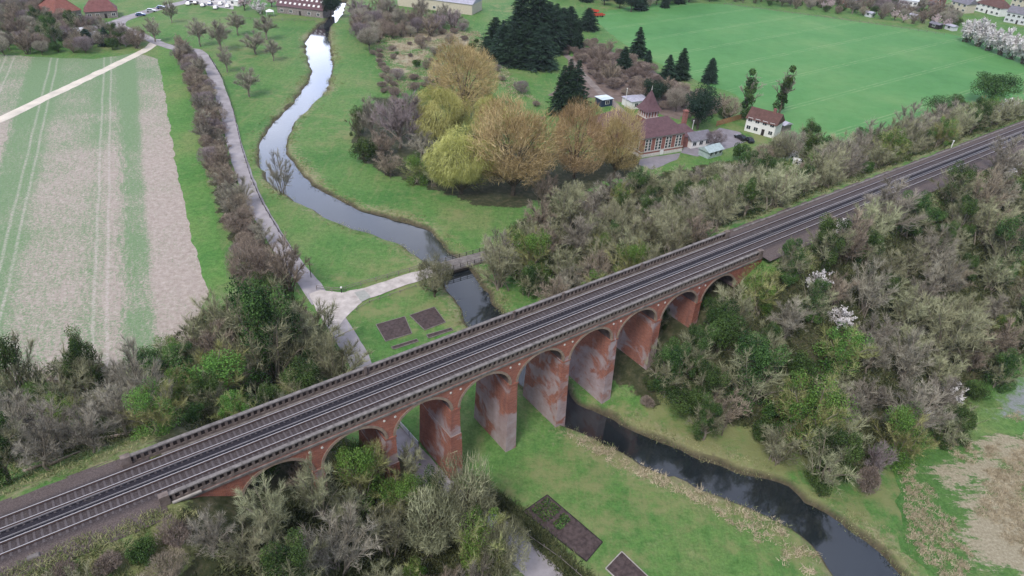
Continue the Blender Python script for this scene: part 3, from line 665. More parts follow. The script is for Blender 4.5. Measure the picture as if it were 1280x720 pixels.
def mk_leafy(key, seed, R, H, mat, n=3200, clumps=22, size=.3, low=.12):
    rg = np.random.default_rng(seed); tb = MB(); tb.tube([(0,0,-.4),(.1,.05,H*.3),(0,.1,H*.6)], (R*.07,R*.05,.04), 6)
    for i in range(6): a = 1.05*i; tb.tube([(0,0,H*.25),(R*.35*math.cos(a),R*.35*math.sin(a),H*.5),(R*.6*math.cos(a),R*.6*math.sin(a),H*.68)], (R*.035,R*.025,.02), 4)
    P_, N_, t_ = [], [], []; k = n//clumps
    for c in range(clumps):
        d = unit(rg.normal(size=3)); d[2] = d[2]*.9+.12; q = d*rg.uniform(.35,.82)*np.array([R,R,H*.42])+np.array([0,0,H*(.5+low*.2)])
        e = unit(rg.normal(size=(k,3))); rad = R*rg.uniform(.22,.42); P_.append(q+e*rad*rg.uniform(.7,1.1,(k,1))); N_.append(e+np.array([0,0,.35])); t_.append(np.clip(rg.normal(.45,.17)+rg.normal(0,.2,k),0,1))
    p = np.vstack(P_); p[:,2] = np.maximum(p[:,2], .1); V, Fc = leaves(p, size, rg, np.vstack(N_), .7)
    proto(key, [('trunk', tb.mesh('trunk', M['bark'])), ('crown', mesh_tri('crown', V, Fc, np.repeat(np.concatenate(t_),4), mat))])
# near and middle woodland
for i in range(3):
    mk_bare(f'olive{i}', T['olive'], M['palebark'], 10+i, 4.2, 8.5, multi=True, n1=13, n2=16, n3=30, tw=.045, up=.45, tl=.2)
    mk_bare(f'grey{i}', T['grey'], M['palebark'], 20+i, 4.2, 9., multi=(i==1), n1=12, n2=16, n3=30, tw=.043, up=.5, base=.2, tl=.2)
    mk_bare(f'brown{i}', T['brown'], M['bark'], 30+i, 3.8, 7.5, multi=True, n1=12, n2=15, n3=28, tw=.045, up=.4, tl=.2)
    mk_bare(f'ivied{i}', T['olive'], M['palebark'], 40+i, 4.2, 8.8, multi=(i!=2), n1=12, n2=14, n3=24, tw=.045, up=.45, tl=.2, ivy=T['ivy'], ivn=10500, ivc=18, ivs=.17, izh=.9, irr=.65)
    mk_bare(f'greening{i}', T['lime'], M['palebark'], 50+i, 3.9, 7.6, multi=True, n1=12, n2=14, n3=24, tw=.045, up=.4, tl=.2, ivy=T['bright'], ivn=8000, ivc=24, ivs=.15, izh=.85, irr=.8)
    mk_dome(f'scrub{i}', 60+i, 2.6, 3.0, T['pinkbrown'], M['bark'], 2600, 9, .02, .16, .15, .3, 9, .06)
    mk_leafy(f'bush{i}', 70+i, 2.4, 3.4, T['ivy'], 5000, 20, .17)
    mk_fir(f'fir{i}', 80+i, 3.0, 12., 34, 15, None, (.6,.72,.5)[i], 6)
    mk_dome(f'fuzz{i}', 160+i, 3.8, 6.5, (T['grey'],T['brown'],T['purple'])[i], M['bark'], 4200, 12, (.2,.06,.1)[i], .13, .075, .4, 11, .12)
    mk_bare(f'thin{i}', T['grey'], M['palebark'], 90+i, 3.4, 7.5, n1=13, n2=16, n3=30, tw=.032, tl=.24, base=.3, up=.35)
for i in range(2):
    mk_leafy(f'evergreen{i}', 100+i, 4.2, 9.5, T['ivy'], 11000, 30, .21); mk_leafy(f'holm{i}', 104+i, 4.0, 9., T['fir'], 11000, 30, .22)
    mk_bare(f'white{i}', T['grey'], M['bark'], 110+i, 2.8, 5., multi=True, n1=10, n2=10, n3=10, tw=.05, blossom=2600, blm=T['blossom'])
    mk_bare(f'pink{i}', T['brown'], M['bark'], 116+i, 3.0, 5.4, multi=False, n1=10, n2=10, n3=10, tw=.05, blossom=2400, blm=T['pink'])
    mk_dome(f'willow{i}', 120+i, 6., 11.5, T['willow'], M['bark'], 15000, 18, .02, .10, .05, -.75, 14, .24)
    mk_dome(f'orange{i}', 130+i, 6., 13.5, T['orange'], M['bark'], 13000, 22, .06, .085, .05, .6, 18, .24)
    mk_dome(f'dome{i}', 134+i, 4.2, 7., T['olive'], M['bark'], 5200, 12, .08, .13, .085, .35, 12, .16)
    mk_bare(f'whitefar{i}', T['grey'], M['bark'], 150+i, 2.8, 5., multi=True, n1=12, n2=12, n3=10, tw=.05, blossom=6500, blm=T['blossom'])
mk_bare('plum0', T['purple'], M['palebark'], 140, 5., 9.5, n1=13, n2=16, n3=22, tw=.06, base=.2, up=.5, r0=.22)
mk_bare('plum1', T['purple'], M['bark'], 141, 3.8, 7., multi=True, n1=12, n2=13, n3=18, tw=.065, up=.45)
mk_bare('ivypole', T['grey'], M['bark'], 142, 2.6, 11., n1=9, n2=9, n3=12, tw=.06, base=.35, up=.6, ivy=T['ivy'], ivn=3000, ivc=16, ivs=.34, izh=.92, irr=.42)
def plant(key, name, label, cat, x, y, sc=1., group=None, sz=1., rg=random, z=None):
    parts = PROTO[key]; zz = ground_h(x, y) if z is None else z
    r = thing(name, label, cat, (x, y, zz-.03), rg.uniform(0, 6.28), group, (sc, sc, sc*sz))
    for n, me in parts: link(n, me, r)
    return r
def crown_at(px, py, h): return at(px, py, h)
TREES = []
RG = random.Random(11)
def one(key, name, label, cat, px, py, R=None, H=None, group=None):
    """plant so that the middle of the crown is seen at px, py"""
    base = dict(olive=(4.2,8.5), grey=(4.2,9.), brown=(3.8,7.5), ivied=(4.2,8.8), greening=(3.9,7.6), scrub=(2.6,3.), bush=(2.4,3.4), fir=(3.,12.), thin=(3.4,7.5), evergreen=(4.2,9.5), holm=(4.,9.), white=(2.8,5.), pink=(3.,5.4), willow=(6.,11.5), orange=(6.,13.5), dome=(4.2,7.), whitefar=(2.8,5.), fuzz=(3.8,6.5), plum=(5.,9.5) if key == 'plum0' else (3.8,7.), ivypole=(2.6,11.))[key.rstrip('0123456789')]
    R = R or base[0]; H = H or base[1]
    x, y = crown_at(px, py, H*.52); TREES.append((x, y, R))
    return plant(key, name, label, cat, x, y, R/base[0], group, (H/base[1])/(R/base[0]), RG)
def wood(px_poly, mix, spacing, group_place, dz=4., seed=1, tries=6000, smin=.75, smax=1.2, hook=None, limit=400):
    """fill an area of wood tree by tree; mix: key -> (weight, name, label, category)"""
    rg = random.Random(seed); poly = [at(p[0], p[1], dz) for p in px_poly]; ins = inside(poly)
    xs = [p[0] for p in poly]; ys = [p[1] for p in poly]; keys = list(mix); ws = [mix[k][0] for k in keys]; n = 0
    for _ in range(tries):
        x = rg.uniform(min(xs), max(xs)); y = rg.uniform(min(ys), max(ys))
        if not ins(x, y) or n >= limit: continue
        s, t = st(x, y); k = rg.choices(keys, ws)[0]; sc = rg.uniform(smin, smax)
        if hook and not hook(x, y, s, t): continue
        if abs(t) < 8.5 and (s < 100 or abs(t) < 9.5): continue
        r = spacing*sc
        if any((x-a)**2+(y-b)**2 < (.5*(r+min(q, spacing*1.1)))**2 for a, b, q in TREES): continue
        TREES.append((x, y, r)); _, var, name, lab, cat = mix[k]
        plant(f'{k}{rg.randrange(var)}', name, lab, cat, x, y, sc, lab and group_place+' '+name.replace('_',' ')+'s', rg.uniform(.85,1.15), rg); n += 1
    return n
# ------------------------------------------------------------------ trees: where they stand
def box_tree(key, name, label, x0, y0, x1, y1, cat='tree', group=None, low=.5):
    """a tree whose crown fills that box of the photograph"""
    base = dict(olive=(4.2,8.5), grey=(4.2,9.), brown=(3.8,7.5), ivied=(4.2,8.8), greening=(3.9,7.6), scrub=(2.6,3.), bush=(2.4,3.4), fir=(3.,12.), thin=(3.4,7.5), evergreen=(4.2,9.5), holm=(4.,9.), white=(2.8,5.), pink=(3.,5.4), willow=(6.,11.5), orange=(6.,13.5), dome=(4.2,7.), whitefar=(2.8,5.), fuzz=(3.8,6.5), plum=(5.,9.5) if key == 'plum0' else (3.8,7.), ivypole=(2.6,11.))[key.rstrip('0123456789')]
    cx = (x0+x1)/2; gx, gy = at(cx, y1)
    kk = key.rstrip('0123456789'); wide = 1.35 if kk == 'fir' else 1.18 if kk in ('willow','orange') else 1.08
    for _ in range(3):
        dv = Vector((gx, gy, -HC)); sc = F/(dv.x*fw[0]+dv.y*fw[1]+(ground_h(gx,gy)-HC)*fw[2]); dep = math.atan2(HC, math.hypot(gx, gy)); R = (x1-x0)/2/sc*wide
        gx, gy = at(cx, y1-sc*R*math.sin(dep)*low)
    H = max(1.2, ((y1-y0)/sc-R*math.sin(dep)*(low+.3))/math.cos(dep))
    TREES.append((gx, gy, R)); return plant(key, name, label, cat, gx, gy, R/base[0], group, (H/base[1])/(R/base[0]), RG)
B = box_tree
B('orange0','willow_tree','tall tan willow behind the yellow-green weeping willow, highest in the copse',541,52,618,152)
B('willow0','weeping_willow','yellow-green weeping willow beside the plum-twigged tree, rear of the copse',516,104,586,184)
B('willow1','weeping_willow','yellow-green weeping willow at the meadow edge in front of the big tan willow',538,156,616,252)
B('willow0','weeping_willow','yellow-green weeping willow half hidden behind the broad tan willow',588,118,642,180)
B('orange1','willow_tree','broadest tan willow, round topped, in the middle of the copse',590,122,692,256)
B('orange0','willow_tree','tan upright willow left of its twin, in front of the brick pumping station',684,124,750,230)
B('orange1','willow_tree','tan upright willow touching the left end of the brick pumping station',742,134,794,228)
B('plum0','bare_tree','bare plum-grey tree with pale limbs at the left of the willow copse',463,110,537,192)
B('grey0','bare_tree','slim grey bare tree between the plum-grey tree and the river meadow',448,118,482,178)
B('ivied0','ivy_clad_tree','dark ivy-clad tree at the left corner of the willow copse',434,132,462,172)
for i, b in enumerate([(440,172,470,206),(466,186,506,224),(500,190,545,232),(530,196,556,236),(455,160,500,200),(505,160,550,204)]): B(('bush0','brown1','greening0','olive1','brown2','grey2')[i],'shrub' if i < 3 else 'bare_tree',('dark evergreen shrub at the meadow corner of the willow copse','brown leafless shrub along the meadow side of the willow copse','greening shrub on the meadow side below the plum-grey tree','olive bare tree against the front yellow-green willow','brown bare tree below the plum-grey tree','grey bare tree under the rear yellow-green willow')[i],*b)
for i, b in enumerate([(660,210,700,262),(688,222,740,270),(740,212,790,258),(780,205,830,250)]): B(('brown0','olive2','grey1','olive0')[i],'bare_tree',('brown bare tree between the broad tan willow and the railway wood','olive bare tree below the twin tan willows, left one','grey bare tree below the twin tan willows, right one','olive bare tree in front of the pumping station yard')[i],*b)
fg = 'dark firs of the tall conifer stand'
for i, b in enumerate([(603,22,633,68),(612,26,645,76),(632,-8,668,66),(652,-20,688,66),(625,30,656,82),(641,28,669,84),(658,30,692,87),(676,6,708,66),(690,10,714,46),(700,8,724,36),(600,46,624,70),(668,4,700,60),(700,20,722,60)]):
    B(f'fir{i%3}','fir_tree','dark fir in the tall stand above the lawn',*b,'tree',fg,.25)
B('fir2','fir_tree','lone dark fir at the field corner by the red machinery',724,10,745,38,low=.25)
B('fir0','fir_tree','narrow ivy-green fir between the conifer stand and the brambles',714,26,728,64,low=.25)
B('fir1','fir_tree','broad dark fir standing alone on the bramble bank by the wheat field',786,34,806,72,low=.25)
B('fir0','fir_tree','ragged dark fir left of the lone fir on the bramble bank',769,58,788,90,low=.25)
B('fir2','fir_tree','tiny dark fir right of the lone fir on the bramble bank',805,62,814,79,low=.25)
for b, l in (((688,82,714,144),'left fir of the dense three beside the bramble bank'),((704,76,732,142),'right fir of the dense three beside the bramble bank'),((698,74,720,136),'rear fir of the dense three beside the bramble bank')): B('fir1','fir_tree',l,*b,low=.25)
B('holm0','evergreen_tree','dark rounded evergreen directly behind the spire of the pumping station',797,92,833,134)
B('fir1','fir_tree','dark conical fir left of the pair near the wheat field corner',823,68,843,104,low=.25)
B('fir0','fir_tree','dark conical fir right of the pair near the wheat field corner',840,60,859,100,low=.25)
B('fir2','fir_tree','dark narrow fir at the wheat field edge above the round evergreen',878,72,894,104,low=.25)
B('holm1','evergreen_tree','largest dark round evergreen between the pumping station and the white cottage',848,102,895,166)
B('ivypole','ivy_clad_tree','grey tapering tree with ivy at its foot behind the garden fence',914,84,946,150)
B('ivypole','ivy_clad_tree','leaning ivy-covered tree beside the white cottage at the field edge',958,80,988,146)
B('bush1','shrub','dark shrub behind the ochre garden fence',895,128,915,150); B('bush2','shrub','dark spreading shrub next to the white cottage gable',920,134,950,152)
B('evergreen0','evergreen_tree','large dark green tree at the far end of the railway wood, near the field',1206,84,1266,134)
B('evergreen1','evergreen_tree','dark green bushy tree beside the railway wood, left of the largest one',1150,112,1200,154)
B('white0','blossom_tree','white blossoming tree above the railway near the far tracks',1238,122,1276,152)
B('white1','blossom_tree','white blossoming tree below the far right end of the railway',1238,192,1268,224)
B('white0','blossom_tree','white blossoming tree just below the railway beyond the last arch',1036,272,1060,300)
B('white1','blossom_tree','white blossoming tree nearest the last arch in the slope wood',1000,334,1034,372)
B('white0','blossom_tree','white blossoming tree in the middle of the slope wood',1030,382,1066,414)
B('white1','blossom_tree','small white blossoming tree at the field corner of the slope wood',1172,474,1200,510)
B('white0','blossom_tree','small white blossoming bush at the lower field edge of the slope wood',1138,506,1164,534)
B('ivied1','ivy_clad_tree','tall ivy-clad tree with a vivid green core on the far right of the slope wood',1210,262,1278,352)
B('greening1','budding_tree','vivid green budding tree beside the last arch of the viaduct',912,328,972,398)
B('greening2','budding_tree','vivid green budding tree at the river edge of the slope wood, brightest',950,460,1050,580)
B('greening0','budding_tree','budding yellow-green tree at the field corner of the slope wood',1080,500,1150,585)
B('ivied2','ivy_clad_tree','dark ivy-clad tree at the foot of the pier between seventh and eighth arches',836,400,890,480)
B('ivied0','ivy_clad_tree','dark ivy-clad tree crowding the right side of the seventh arch',850,450,910,530)
B('brown1','bare_tree','rust brown bare tree at the river edge of the slope wood',868,478,930,545)
B('olive2','bare_tree','widest olive bare tree standing in the middle right of the slope wood',1120,360,1230,470)
B('ivied1','ivy_clad_tree','dark green tree in the shelter of the blossom tree in the slope wood',985,345,1040,405)
B('scrub0','shrub','brown bramble shrub alone by the river field',1062,575,1096,622)
B('plum1','shrub','plum-brown thicket shrub at the wood corner beside the river field',1070,545,1110,600)
B('dome0','bare_tree','rounded olive tree beside the river bridge, alone on the path edge',521,318,567,378)
for k_, l_, b_ in (('ivied0','dark ivy-clad tree filling the eighth arch of the viaduct',(800,420,862,500)),('evergreen0','dark evergreen tree in the shade below the ninth arch',(868,365,925,450)),('olive0','pale olive tree leaning against the ninth arch',(878,350,940,430)),('evergreen1','dark evergreen tree between the river and the eighth arch',(822,470,880,530)),
    ('ivied1','tall ivy-clad tree at the far left of the field belt',(2,402,70,520)),('ivied2','ivy-clad tree with a bare top rising from the field belt, second from the left edge',(92,412,150,520)),('greening0','vivid green tree beside the far parapet of the viaduct, largest in the field belt',(215,430,330,535)),('ivied0','tall dark ivy-clad tree at the right end of the field belt',(290,345,400,500)),('olive2','bare olive tree above the gravel yard at the end of the field belt',(250,350,330,440)),('grey1','tall grey bare tree in the middle of the field belt',(150,420,225,540)),('bush1','bright green shrub at the embankment edge on the far left',(0,500,60,580)),('greening2','budding tree at the embankment edge left of the cut logs',(60,490,120,570)),
    ('dome1','round olive tree hiding the lane below the third arch',(540,580,622,690)),('dome0','round yellow olive tree at the lane side, bottom edge',(590,648,655,740)),('dome1','round olive tree left of the lane in the corner wood',(500,620,580,715)),('brown0','grey brown tree beside the gravel yard at the end of the lane hedgerow',(330,290,392,372)),('fuzz1','brown fuzzy shrub where the hedgerow meets the field belt',(285,300,345,380)),
    ('fuzz0','bare garden tree right of the white cottage',(962,160,1000,205)),('fuzz1','brown shrub in the yard before the white cottage',(936,178,970,206)),('dome0','olive tree below the greenhouse of the station yard',(868,198,915,240)),('ivied1','ivy-clad tree between the station yard and the railway wood',(905,185,960,240)),('fuzz2','plum-grey shrub behind the white outbuilding',(880,160,905,186)),('dome1','olive shrub hiding the right end of the cottage wall',(952,170,985,206)),('bush2','dark evergreen shrub below the two black cars',(912,178,940,204)),('ivied2','ivy-clad tree right of the cottage at the wheat field corner',(985,150,1025,200)),('fuzz1','brown bush behind the evergreen at the cottage garden',(895,120,925,152)),('fuzz0','bare grey bush behind the spire below the wheat field corner',(830,110,858,142))):
    B(k_, 'bare_tree' if k_[:4] in ('oliv','grey','brow','dome','fuzz') else 'leafy_tree', l_, *b_)
for i_, (s_, t_, k_, l_) in enumerate([(12.,-1.,'bush0','dark shrub growing under the first arch, left'),(15.5,-3.2,'brown1','brown bare tree growing under the first arch, right'),(22.,-2.5,'bush1','dark shrub growing under the second arch'),(24.5,2.,'greening0','budding tree behind the second arch'),(80.,-5.5,'bush2','dark evergreen shrub at the foot of the eighth arch'),(83.,0.,'ivied0','ivy-clad tree growing under the eighth arch'),(90.,-3.5,'bush0','dark evergreen shrub under the ninth arch, front'),(92.,1.,'brown0','brown bare tree under the ninth arch, rear'),(74.,-8.,'bush1','dark shrub on the grass before the seventh arch'),(76.,-10.5,'ivied2','ivy-clad tree on the slope before the seventh arch'),(71.5,-9.5,'scrub0','brown low shrub nearest the river before the seventh arch')]):
    x_, y_ = wd(s_, t_); plant(k_, 'shrub' if k_[:4] in ('bush','scru') else 'bare_tree', l_, 'shrub' if k_[:4] in ('bush','scru') else 'tree', x_, y_, .8 if k_[:4] == 'bush' else .5 if s_ > 78 and k_ != 'ivied2' else .6, None, 1., RG)
# trees of the river meadow and the lane top
mt = [(298,88,326,124),(322,22,346,52),(288,18,308,46),(306,42,334,70),(262,28,290,66),(240,26,262,60),(276,62,292,92),(334,52,350,78)]
ml = ['spreading bare tree alone in the river meadow, largest of those on the grass','bare tree in the far meadow next to the flint barn','bare tree in the far meadow below the white blossom garden','bare tree in the far meadow with a log pile by it','bare tree at the top of the lane hedgerow, right','bare tree at the top of the lane hedgerow, left','small bare tree between the lane and the meadow tree','slim sapling near the bend of the river']
for i, b in enumerate(mt): B(f'thin{i%3}','bare_tree',ml[i],b[0]-4,b[1]-4,b[2]+4,b[3])
B('grey1','bare_tree','dark leafless tree on the west bank leaning over the river bend',336,184,370,246)
for i, b in enumerate([(486,10,512,40),(544,4,566,32),(470,-6,500,30),(515,-4,540,28),(562,12,580,34),(430,-6,462,22)]): B(f'thin{i%3}' if i < 5 else 'grey0','bare_tree',['bare tree in front of the long cream barn, left of centre','bare tree in front of the long cream barn, right of centre','bare tree at the left end of the long cream barn','tall slender bare tree rising before the cream barn','grey pollard at the right end of the cream barn','grey tree beside the weir at the top of the river'][i],*b)
# woods, tree by tree
bt = 'tree'
def clear(s0, s1, t0): return lambda x, y, s, t: not (s0 < s < s1 and t > t0)
W = dict(
 olive=(3.2,3,'bare_tree','olive-twigged bare tree in the slope wood right of the arches',bt), grey=(2.2,3,'grey_tree','grey leafless tree in the slope wood right of the arches',bt), brown=(1.2,3,'brown_tree','brown leafless tree in the slope wood right of the arches',bt),
 ivied=(3.2,3,'ivy_clad_tree','ivy-clad tree in the slope wood right of the arches',bt), greening=(.9,3,'budding_tree','budding green tree in the slope wood right of the arches',bt), bush=(1.,3,'evergreen_shrub','low evergreen shrub in the slope wood right of the arches','shrub'))
nA = wood(WOODS_PX['slope'], W, 4.9, 'slope wood', 5, 3, 20000, .85, 1.75, lambda x, y, s, t: t < -8 and not (s < 100 and t > -9.5) and not in_top(x, y))
def rep(place): return {k: (*v[:3], v[3].replace('in the slope wood right of the arches', place), v[4]) for k, v in W.items()}
W2 = rep('in the wood below the left arches'); W2['greening'] = (1.5, *W2['greening'][1:]); W2['grey'] = (1.2, *W2['grey'][1:])
lane_mid = [wd(32.5,16), wd(33.6,5), wd(34.6,-6)]+P((600,645),(650,690),(690,730))
def off_lane(x, y, d=3.4): return all((x-a)**2+(y-b)**2 > d*d for a, b in dens(lane_mid, 1.5, 0, False))
for k_, l_, b_ in (('greening0','budding tree rising in front of the second arch',(408,548,492,640)),('olive0','olive bare tree just below the opening of the first arch',(300,606,376,690)),('olive1','olive bare tree at the right foot of the second arch',(470,552,540,630)),('olive2','pale olive tree leaning over the lane below the third arch',(548,606,620,690)),
    ('greening1','yellow budding tree on the lane bank at the bottom of the corner wood',(566,640,644,740)),('ivied0','ivy-clad tree standing where the lane leaves the third arch',(508,590,566,672)),('grey0','grey bare tree left of the first arch above the end of the parapet',(236,640,300,710)),('olive0','olive bare tree in the corner wood below the second arch',(370,570,430,660))): B(k_, 'budding_tree' if 'greening' in k_ else 'bare_tree', l_, *b_)
nB = wood(WOODS_PX['corner'], W2, 4.3, 'corner wood', 5, 5, 12000, .75, 1.35, lambda x, y, s, t: t < -7.2 and s < 38 and off_lane(x, y) and not (s > 27 and t > -8))
W3 = rep('in the belt between striped field and railway'); W3['ivied'] = (3., *W3['ivied'][1:]); W3['greening'] = (1.5, *W3['greening'][1:]); W3['olive'] = (2., *W3['olive'][1:]); W3['grey'] = (2.6, *W3['grey'][1:])
nC = wood(WOODS_PX['field_edge'], W3, 5., 'field belt', 5, 7, 12000, .8, 1.5, lambda x, y, s, t: t > 10 and s < 34 and off_lane(x, y, 3))
W4 = rep('in the wood between the railway and the pumping station'); W4['olive'] = (4., *W4['olive'][1:]); W4['ivied'] = (2.4, *W4['ivied'][1:])
nD = wood(WOODS_PX['centre'], W4, 5., 'railway wood', 5, 9, 18000, .8, 1.55, lambda x, y, s, t: t > 9 and not in_top(x, y))
hl = 'leafless brown shrub in the hedgerow between the field margin and the lane'
H1 = dict(brown=(3,3,'hedge_shrub',hl,'shrub'), plum=(1,1,'hedge_shrub',hl,'shrub'))
PROTO['plum0_'] = PROTO['plum0']; PROTO['plum0'] = PROTO['plum1']
PROTO['hedgy0'], PROTO['hedgy1'] = PROTO['fuzz1'], PROTO['fuzz2']
H1 = dict(brown=(1.5,3,'hedge_shrub',hl,'shrub'), hedgy=(4,2,'hedge_shrub',hl,'shrub'), grey=(1.2,3,'hedge_shrub',hl,'shrub'), thin=(.8,3,'hedge_shrub',hl,'shrub'), scrub=(1.5,3,'hedge_shrub',hl,'shrub'))
lane_pts = lane_a[20:]
nE = wood([(222,50),(238,62),(258,92),(270,128),(281,170),(291,215),(308,262),(326,296),(352,340),(336,352),(300,320),(286,282),(268,228),(250,160),(238,100),(222,72)], H1, 3.0, 'lane hedgerow', 1.5, 13, 9000, .38, .98, lambda x, y, s, t: all((x-a)**2+(y-b)**2 > 9.5 for a, b in lane_pts))
S1 = dict(scrub=(4,3,'bramble_shrub','low brown bramble shrub on the bank beside the wheat field','shrub'), brown=(.5,3,'brown_tree','brown bare tree on the bramble bank beside the wheat field',bt))
nF = wood([(700,62),(735,48),(770,60),(800,78),(830,98),(870,112),(905,130),(870,150),(845,138),(800,125),(755,105),(735,85)], S1, 4.4, 'bramble bank', 1.5, 15, 9000, .8, 1.7)
V1 = dict(fuzz=(3,3,'village_tree','bare tree in the wooded gardens left of the far road',bt), thin=(.8,3,'village_tree','bare tree in the wooded gardens left of the far road',bt), bush=(1.5,3,'village_shrub','dark evergreen shrub in the wooded gardens left of the far road','shrub'), brown=(1.5,3,'village_shrub','brown leafless shrub in the wooded gardens left of the far road','shrub'), ivied=(.8,3,'village_tree','bare tree in the wooded gardens left of the far road',bt))
nG = wood([(-30,18),(40,2),(70,22),(130,26),(150,38),(176,46),(178,52),(90,58),(0,60),(-30,60)], V1, 5., 'far gardens', 3, 17, 9000, .7, 1.3)
nG2 = wood([(-30,-6),(60,-6),(64,6),(-30,22)], V1, 6., 'far gardens', 3, 18, 4000, .8, 1.3)
V2 = dict(holm=(3,2,'belt_evergreen','dark tree of the belt behind the wheat field',bt), fir=(1,3,'belt_fir','dark fir of the belt behind the wheat field',bt), grey=(.6,3,'belt_tree','grey bare tree of the belt behind the wheat field',bt))
nH = wood([(690,-10),(740,-6),(790,6),(850,-2),(900,-8),(850,-26),(700,-30)], V2, 7., 'dark belt', 4, 19, 5000, .9, 1.5)
V3 = dict(fuzz=(3,3,'garden_tree','bare tree in the gardens along the far side of the wheat field',bt), thin=(.8,3,'garden_tree','bare tree in the gardens along the far side of the wheat field',bt), bush=(2.,3,'garden_shrub','dark shrub in the gardens along the far side of the wheat field','shrub'), pink=(.7,2,'garden_blossom','pink blossoming tree in the gardens along the far side of the wheat field',bt), brown=(2,3,'garden_shrub','dark shrub in the gardens along the far side of the wheat field','shrub'))
V3['brown'] = (2,3,'garden_thicket','brown thicket in the gardens along the far side of the wheat field','shrub')
nI = wood([(860,-8),(915,-2),(1010,8),(1090,18),(1180,32),(1200,30),(1190,14),(1120,-2),(1050,-10),(1000,-20),(870,-24)], V3, 5.6, 'far gardens by the wheat', 2, 21, 12000, .7, 1.4)
V5 = dict(fuzz=(4,3,'thicket_shrub','brown thicket shrub on the rough ground before the cream barn','shrub'), brown=(1,3,'thicket_shrub','brown thicket shrub on the rough ground before the cream barn','shrub'), plum=(.6,1,'thicket_shrub','brown thicket shrub on the rough ground before the cream barn','shrub'), scrub=(1.5,3,'bramble_shrub','bramble shrub on the rough ground beyond the willow copse','shrub'))
nJ = wood([(440,8),(470,10),(500,16),(560,20),(585,28),(570,36),(520,38),(478,42),(462,56),(446,44)], V5, 5., 'rough ground', 3, 23, 8000, .7, 1.5)
nJ2 = wood([(462,60),(476,62),(476,110),(500,130),(520,112),(560,110),(548,96),(500,110),(484,90)], dict(scrub=(1,3,'bramble_shrub','bramble shrub on the rough ground beyond the willow copse','shrub')), 5., 'rough ground', 1, 24, 2000, .6, 1.0)
PROTO['white_'] = PROTO['white0']
R1 = dict(scrub=(3,3,'rough_scrub','pale bramble clump on the rough ground between meadow and conifer stand','shrub'), fuzz=(1.2,3,'rough_scrub','pale bramble clump on the rough ground between meadow and conifer stand','shrub'), bush=(.5,3,'rough_bush','dark green bush on the rough ground between meadow and conifer stand','shrub'))
nK = wood([(472,46),(520,38),(600,44),(606,70),(640,100),(680,130),(690,150),(660,140),(625,110),(600,95),(610,120),(575,110),(540,100),(505,125),(480,112),(470,74)], R1, 5.5, 'rough ground scrub', 1., 29, 3000, .4, .95, None, 38)
for i in range(7):
    x0 = 1194+i*14; y0 = 22+i*5.4; B(f'whitefar{i%2}','blossom_tree','white blossoming tree in the row screening the right hand village houses',x0,y0-(5 if i%2 else 0),x0+27,y0+32,'tree','white blossom row along the wheat field')
for i, b in enumerate([(296,-8,316,14),(314,0,336,18),(330,-8,350,10)]): B(('pink0','white0','pink1')[i],'blossom_tree',['pink blossoming tree left of the white one near the flint barn','white blossoming tree beside the garden canopy near the flint barn','pink blossoming tree behind the white one near the flint barn'][i],*b)
B('holm0','evergreen_tree','dark evergreen at the right end of the flint barn',400,-14,428,24)
for i, b in enumerate([(76,18,94,34),(102,36,118,56),(126,34,142,58),(142,40,160,58),(158,42,176,58)]): B(('fir0','fir2','fir1','bush0','bush1')[i],'fir_tree' if i < 3 else 'shrub',['dark fir left of the red roofed farmhouse','dark fir left of the white sheds at the striped field','dark fir right of the white sheds at the striped field','dark shrub beside the road bend at the striped field','dark shrub nearest the road bend'][i],*b)
B('thin0','bare_tree','leafless tree standing at the road junction above the farm track',182,22,206,54); B('grey2','bare_tree','grey tree on the verge above the parked road cars',204,-4,226,30)
# ------------------------------------------------------------------ buildings
def wall_window(mbf, mbg, x, z, w, h, y=0., bars=1):
    mbf.box(x-w/2-.1, y-.07, z-.1, x+w/2+.1, y+.02, z+h+.1)
    for i in range(bars):
        a = x-w/2+w*i/bars+.04; b = x-w/2+w*(i+1)/bars-.04; mbg.box(a, y-.085, z, b, y-.072, z+h)
def gable_roof(mb, x0, y0, x1, y1, ze, zr, ov=.4, hip=0., along='x'):
    if along == 'y':
        xm = (x0+x1)/2; a,b,c,d = (x0-ov,y0-ov,ze),(x1+ov,y0-ov,ze),(x1+ov,y1+ov,ze),(x0-ov,y1+ov,ze); r1,r2 = (xm,y0-ov+hip,zr),(xm,y1+ov-hip,zr)
        mb.quad(b,c,r2,r1); mb.quad(d,a,r1,r2); mb.quad(a,b,r1); mb.quad(c,d,r2)
    else:
        ym = (y0+y1)/2; a,b,c,d = (x0-ov,y0-ov,ze),(x1+ov,y0-ov,ze),(x1+ov,y1+ov,ze),(x0-ov,y1+ov,ze); r1,r2 = (x0-ov+hip,ym,zr),(x1+ov-hip,ym,zr)
        mb.quad(a,b,r2,r1); mb.quad(c,d,r1,r2); mb.quad(d,a,r1); mb.quad(b,c,r2)
    mb.quad(d,c,b,a); return mb
def front(p1, p2):
    a, b = at(*p1), at(*p2); return a, math.atan2(b[1]-a[1], b[0]-a[0]), math.hypot(b[0]-a[0], b[1]-a[1])
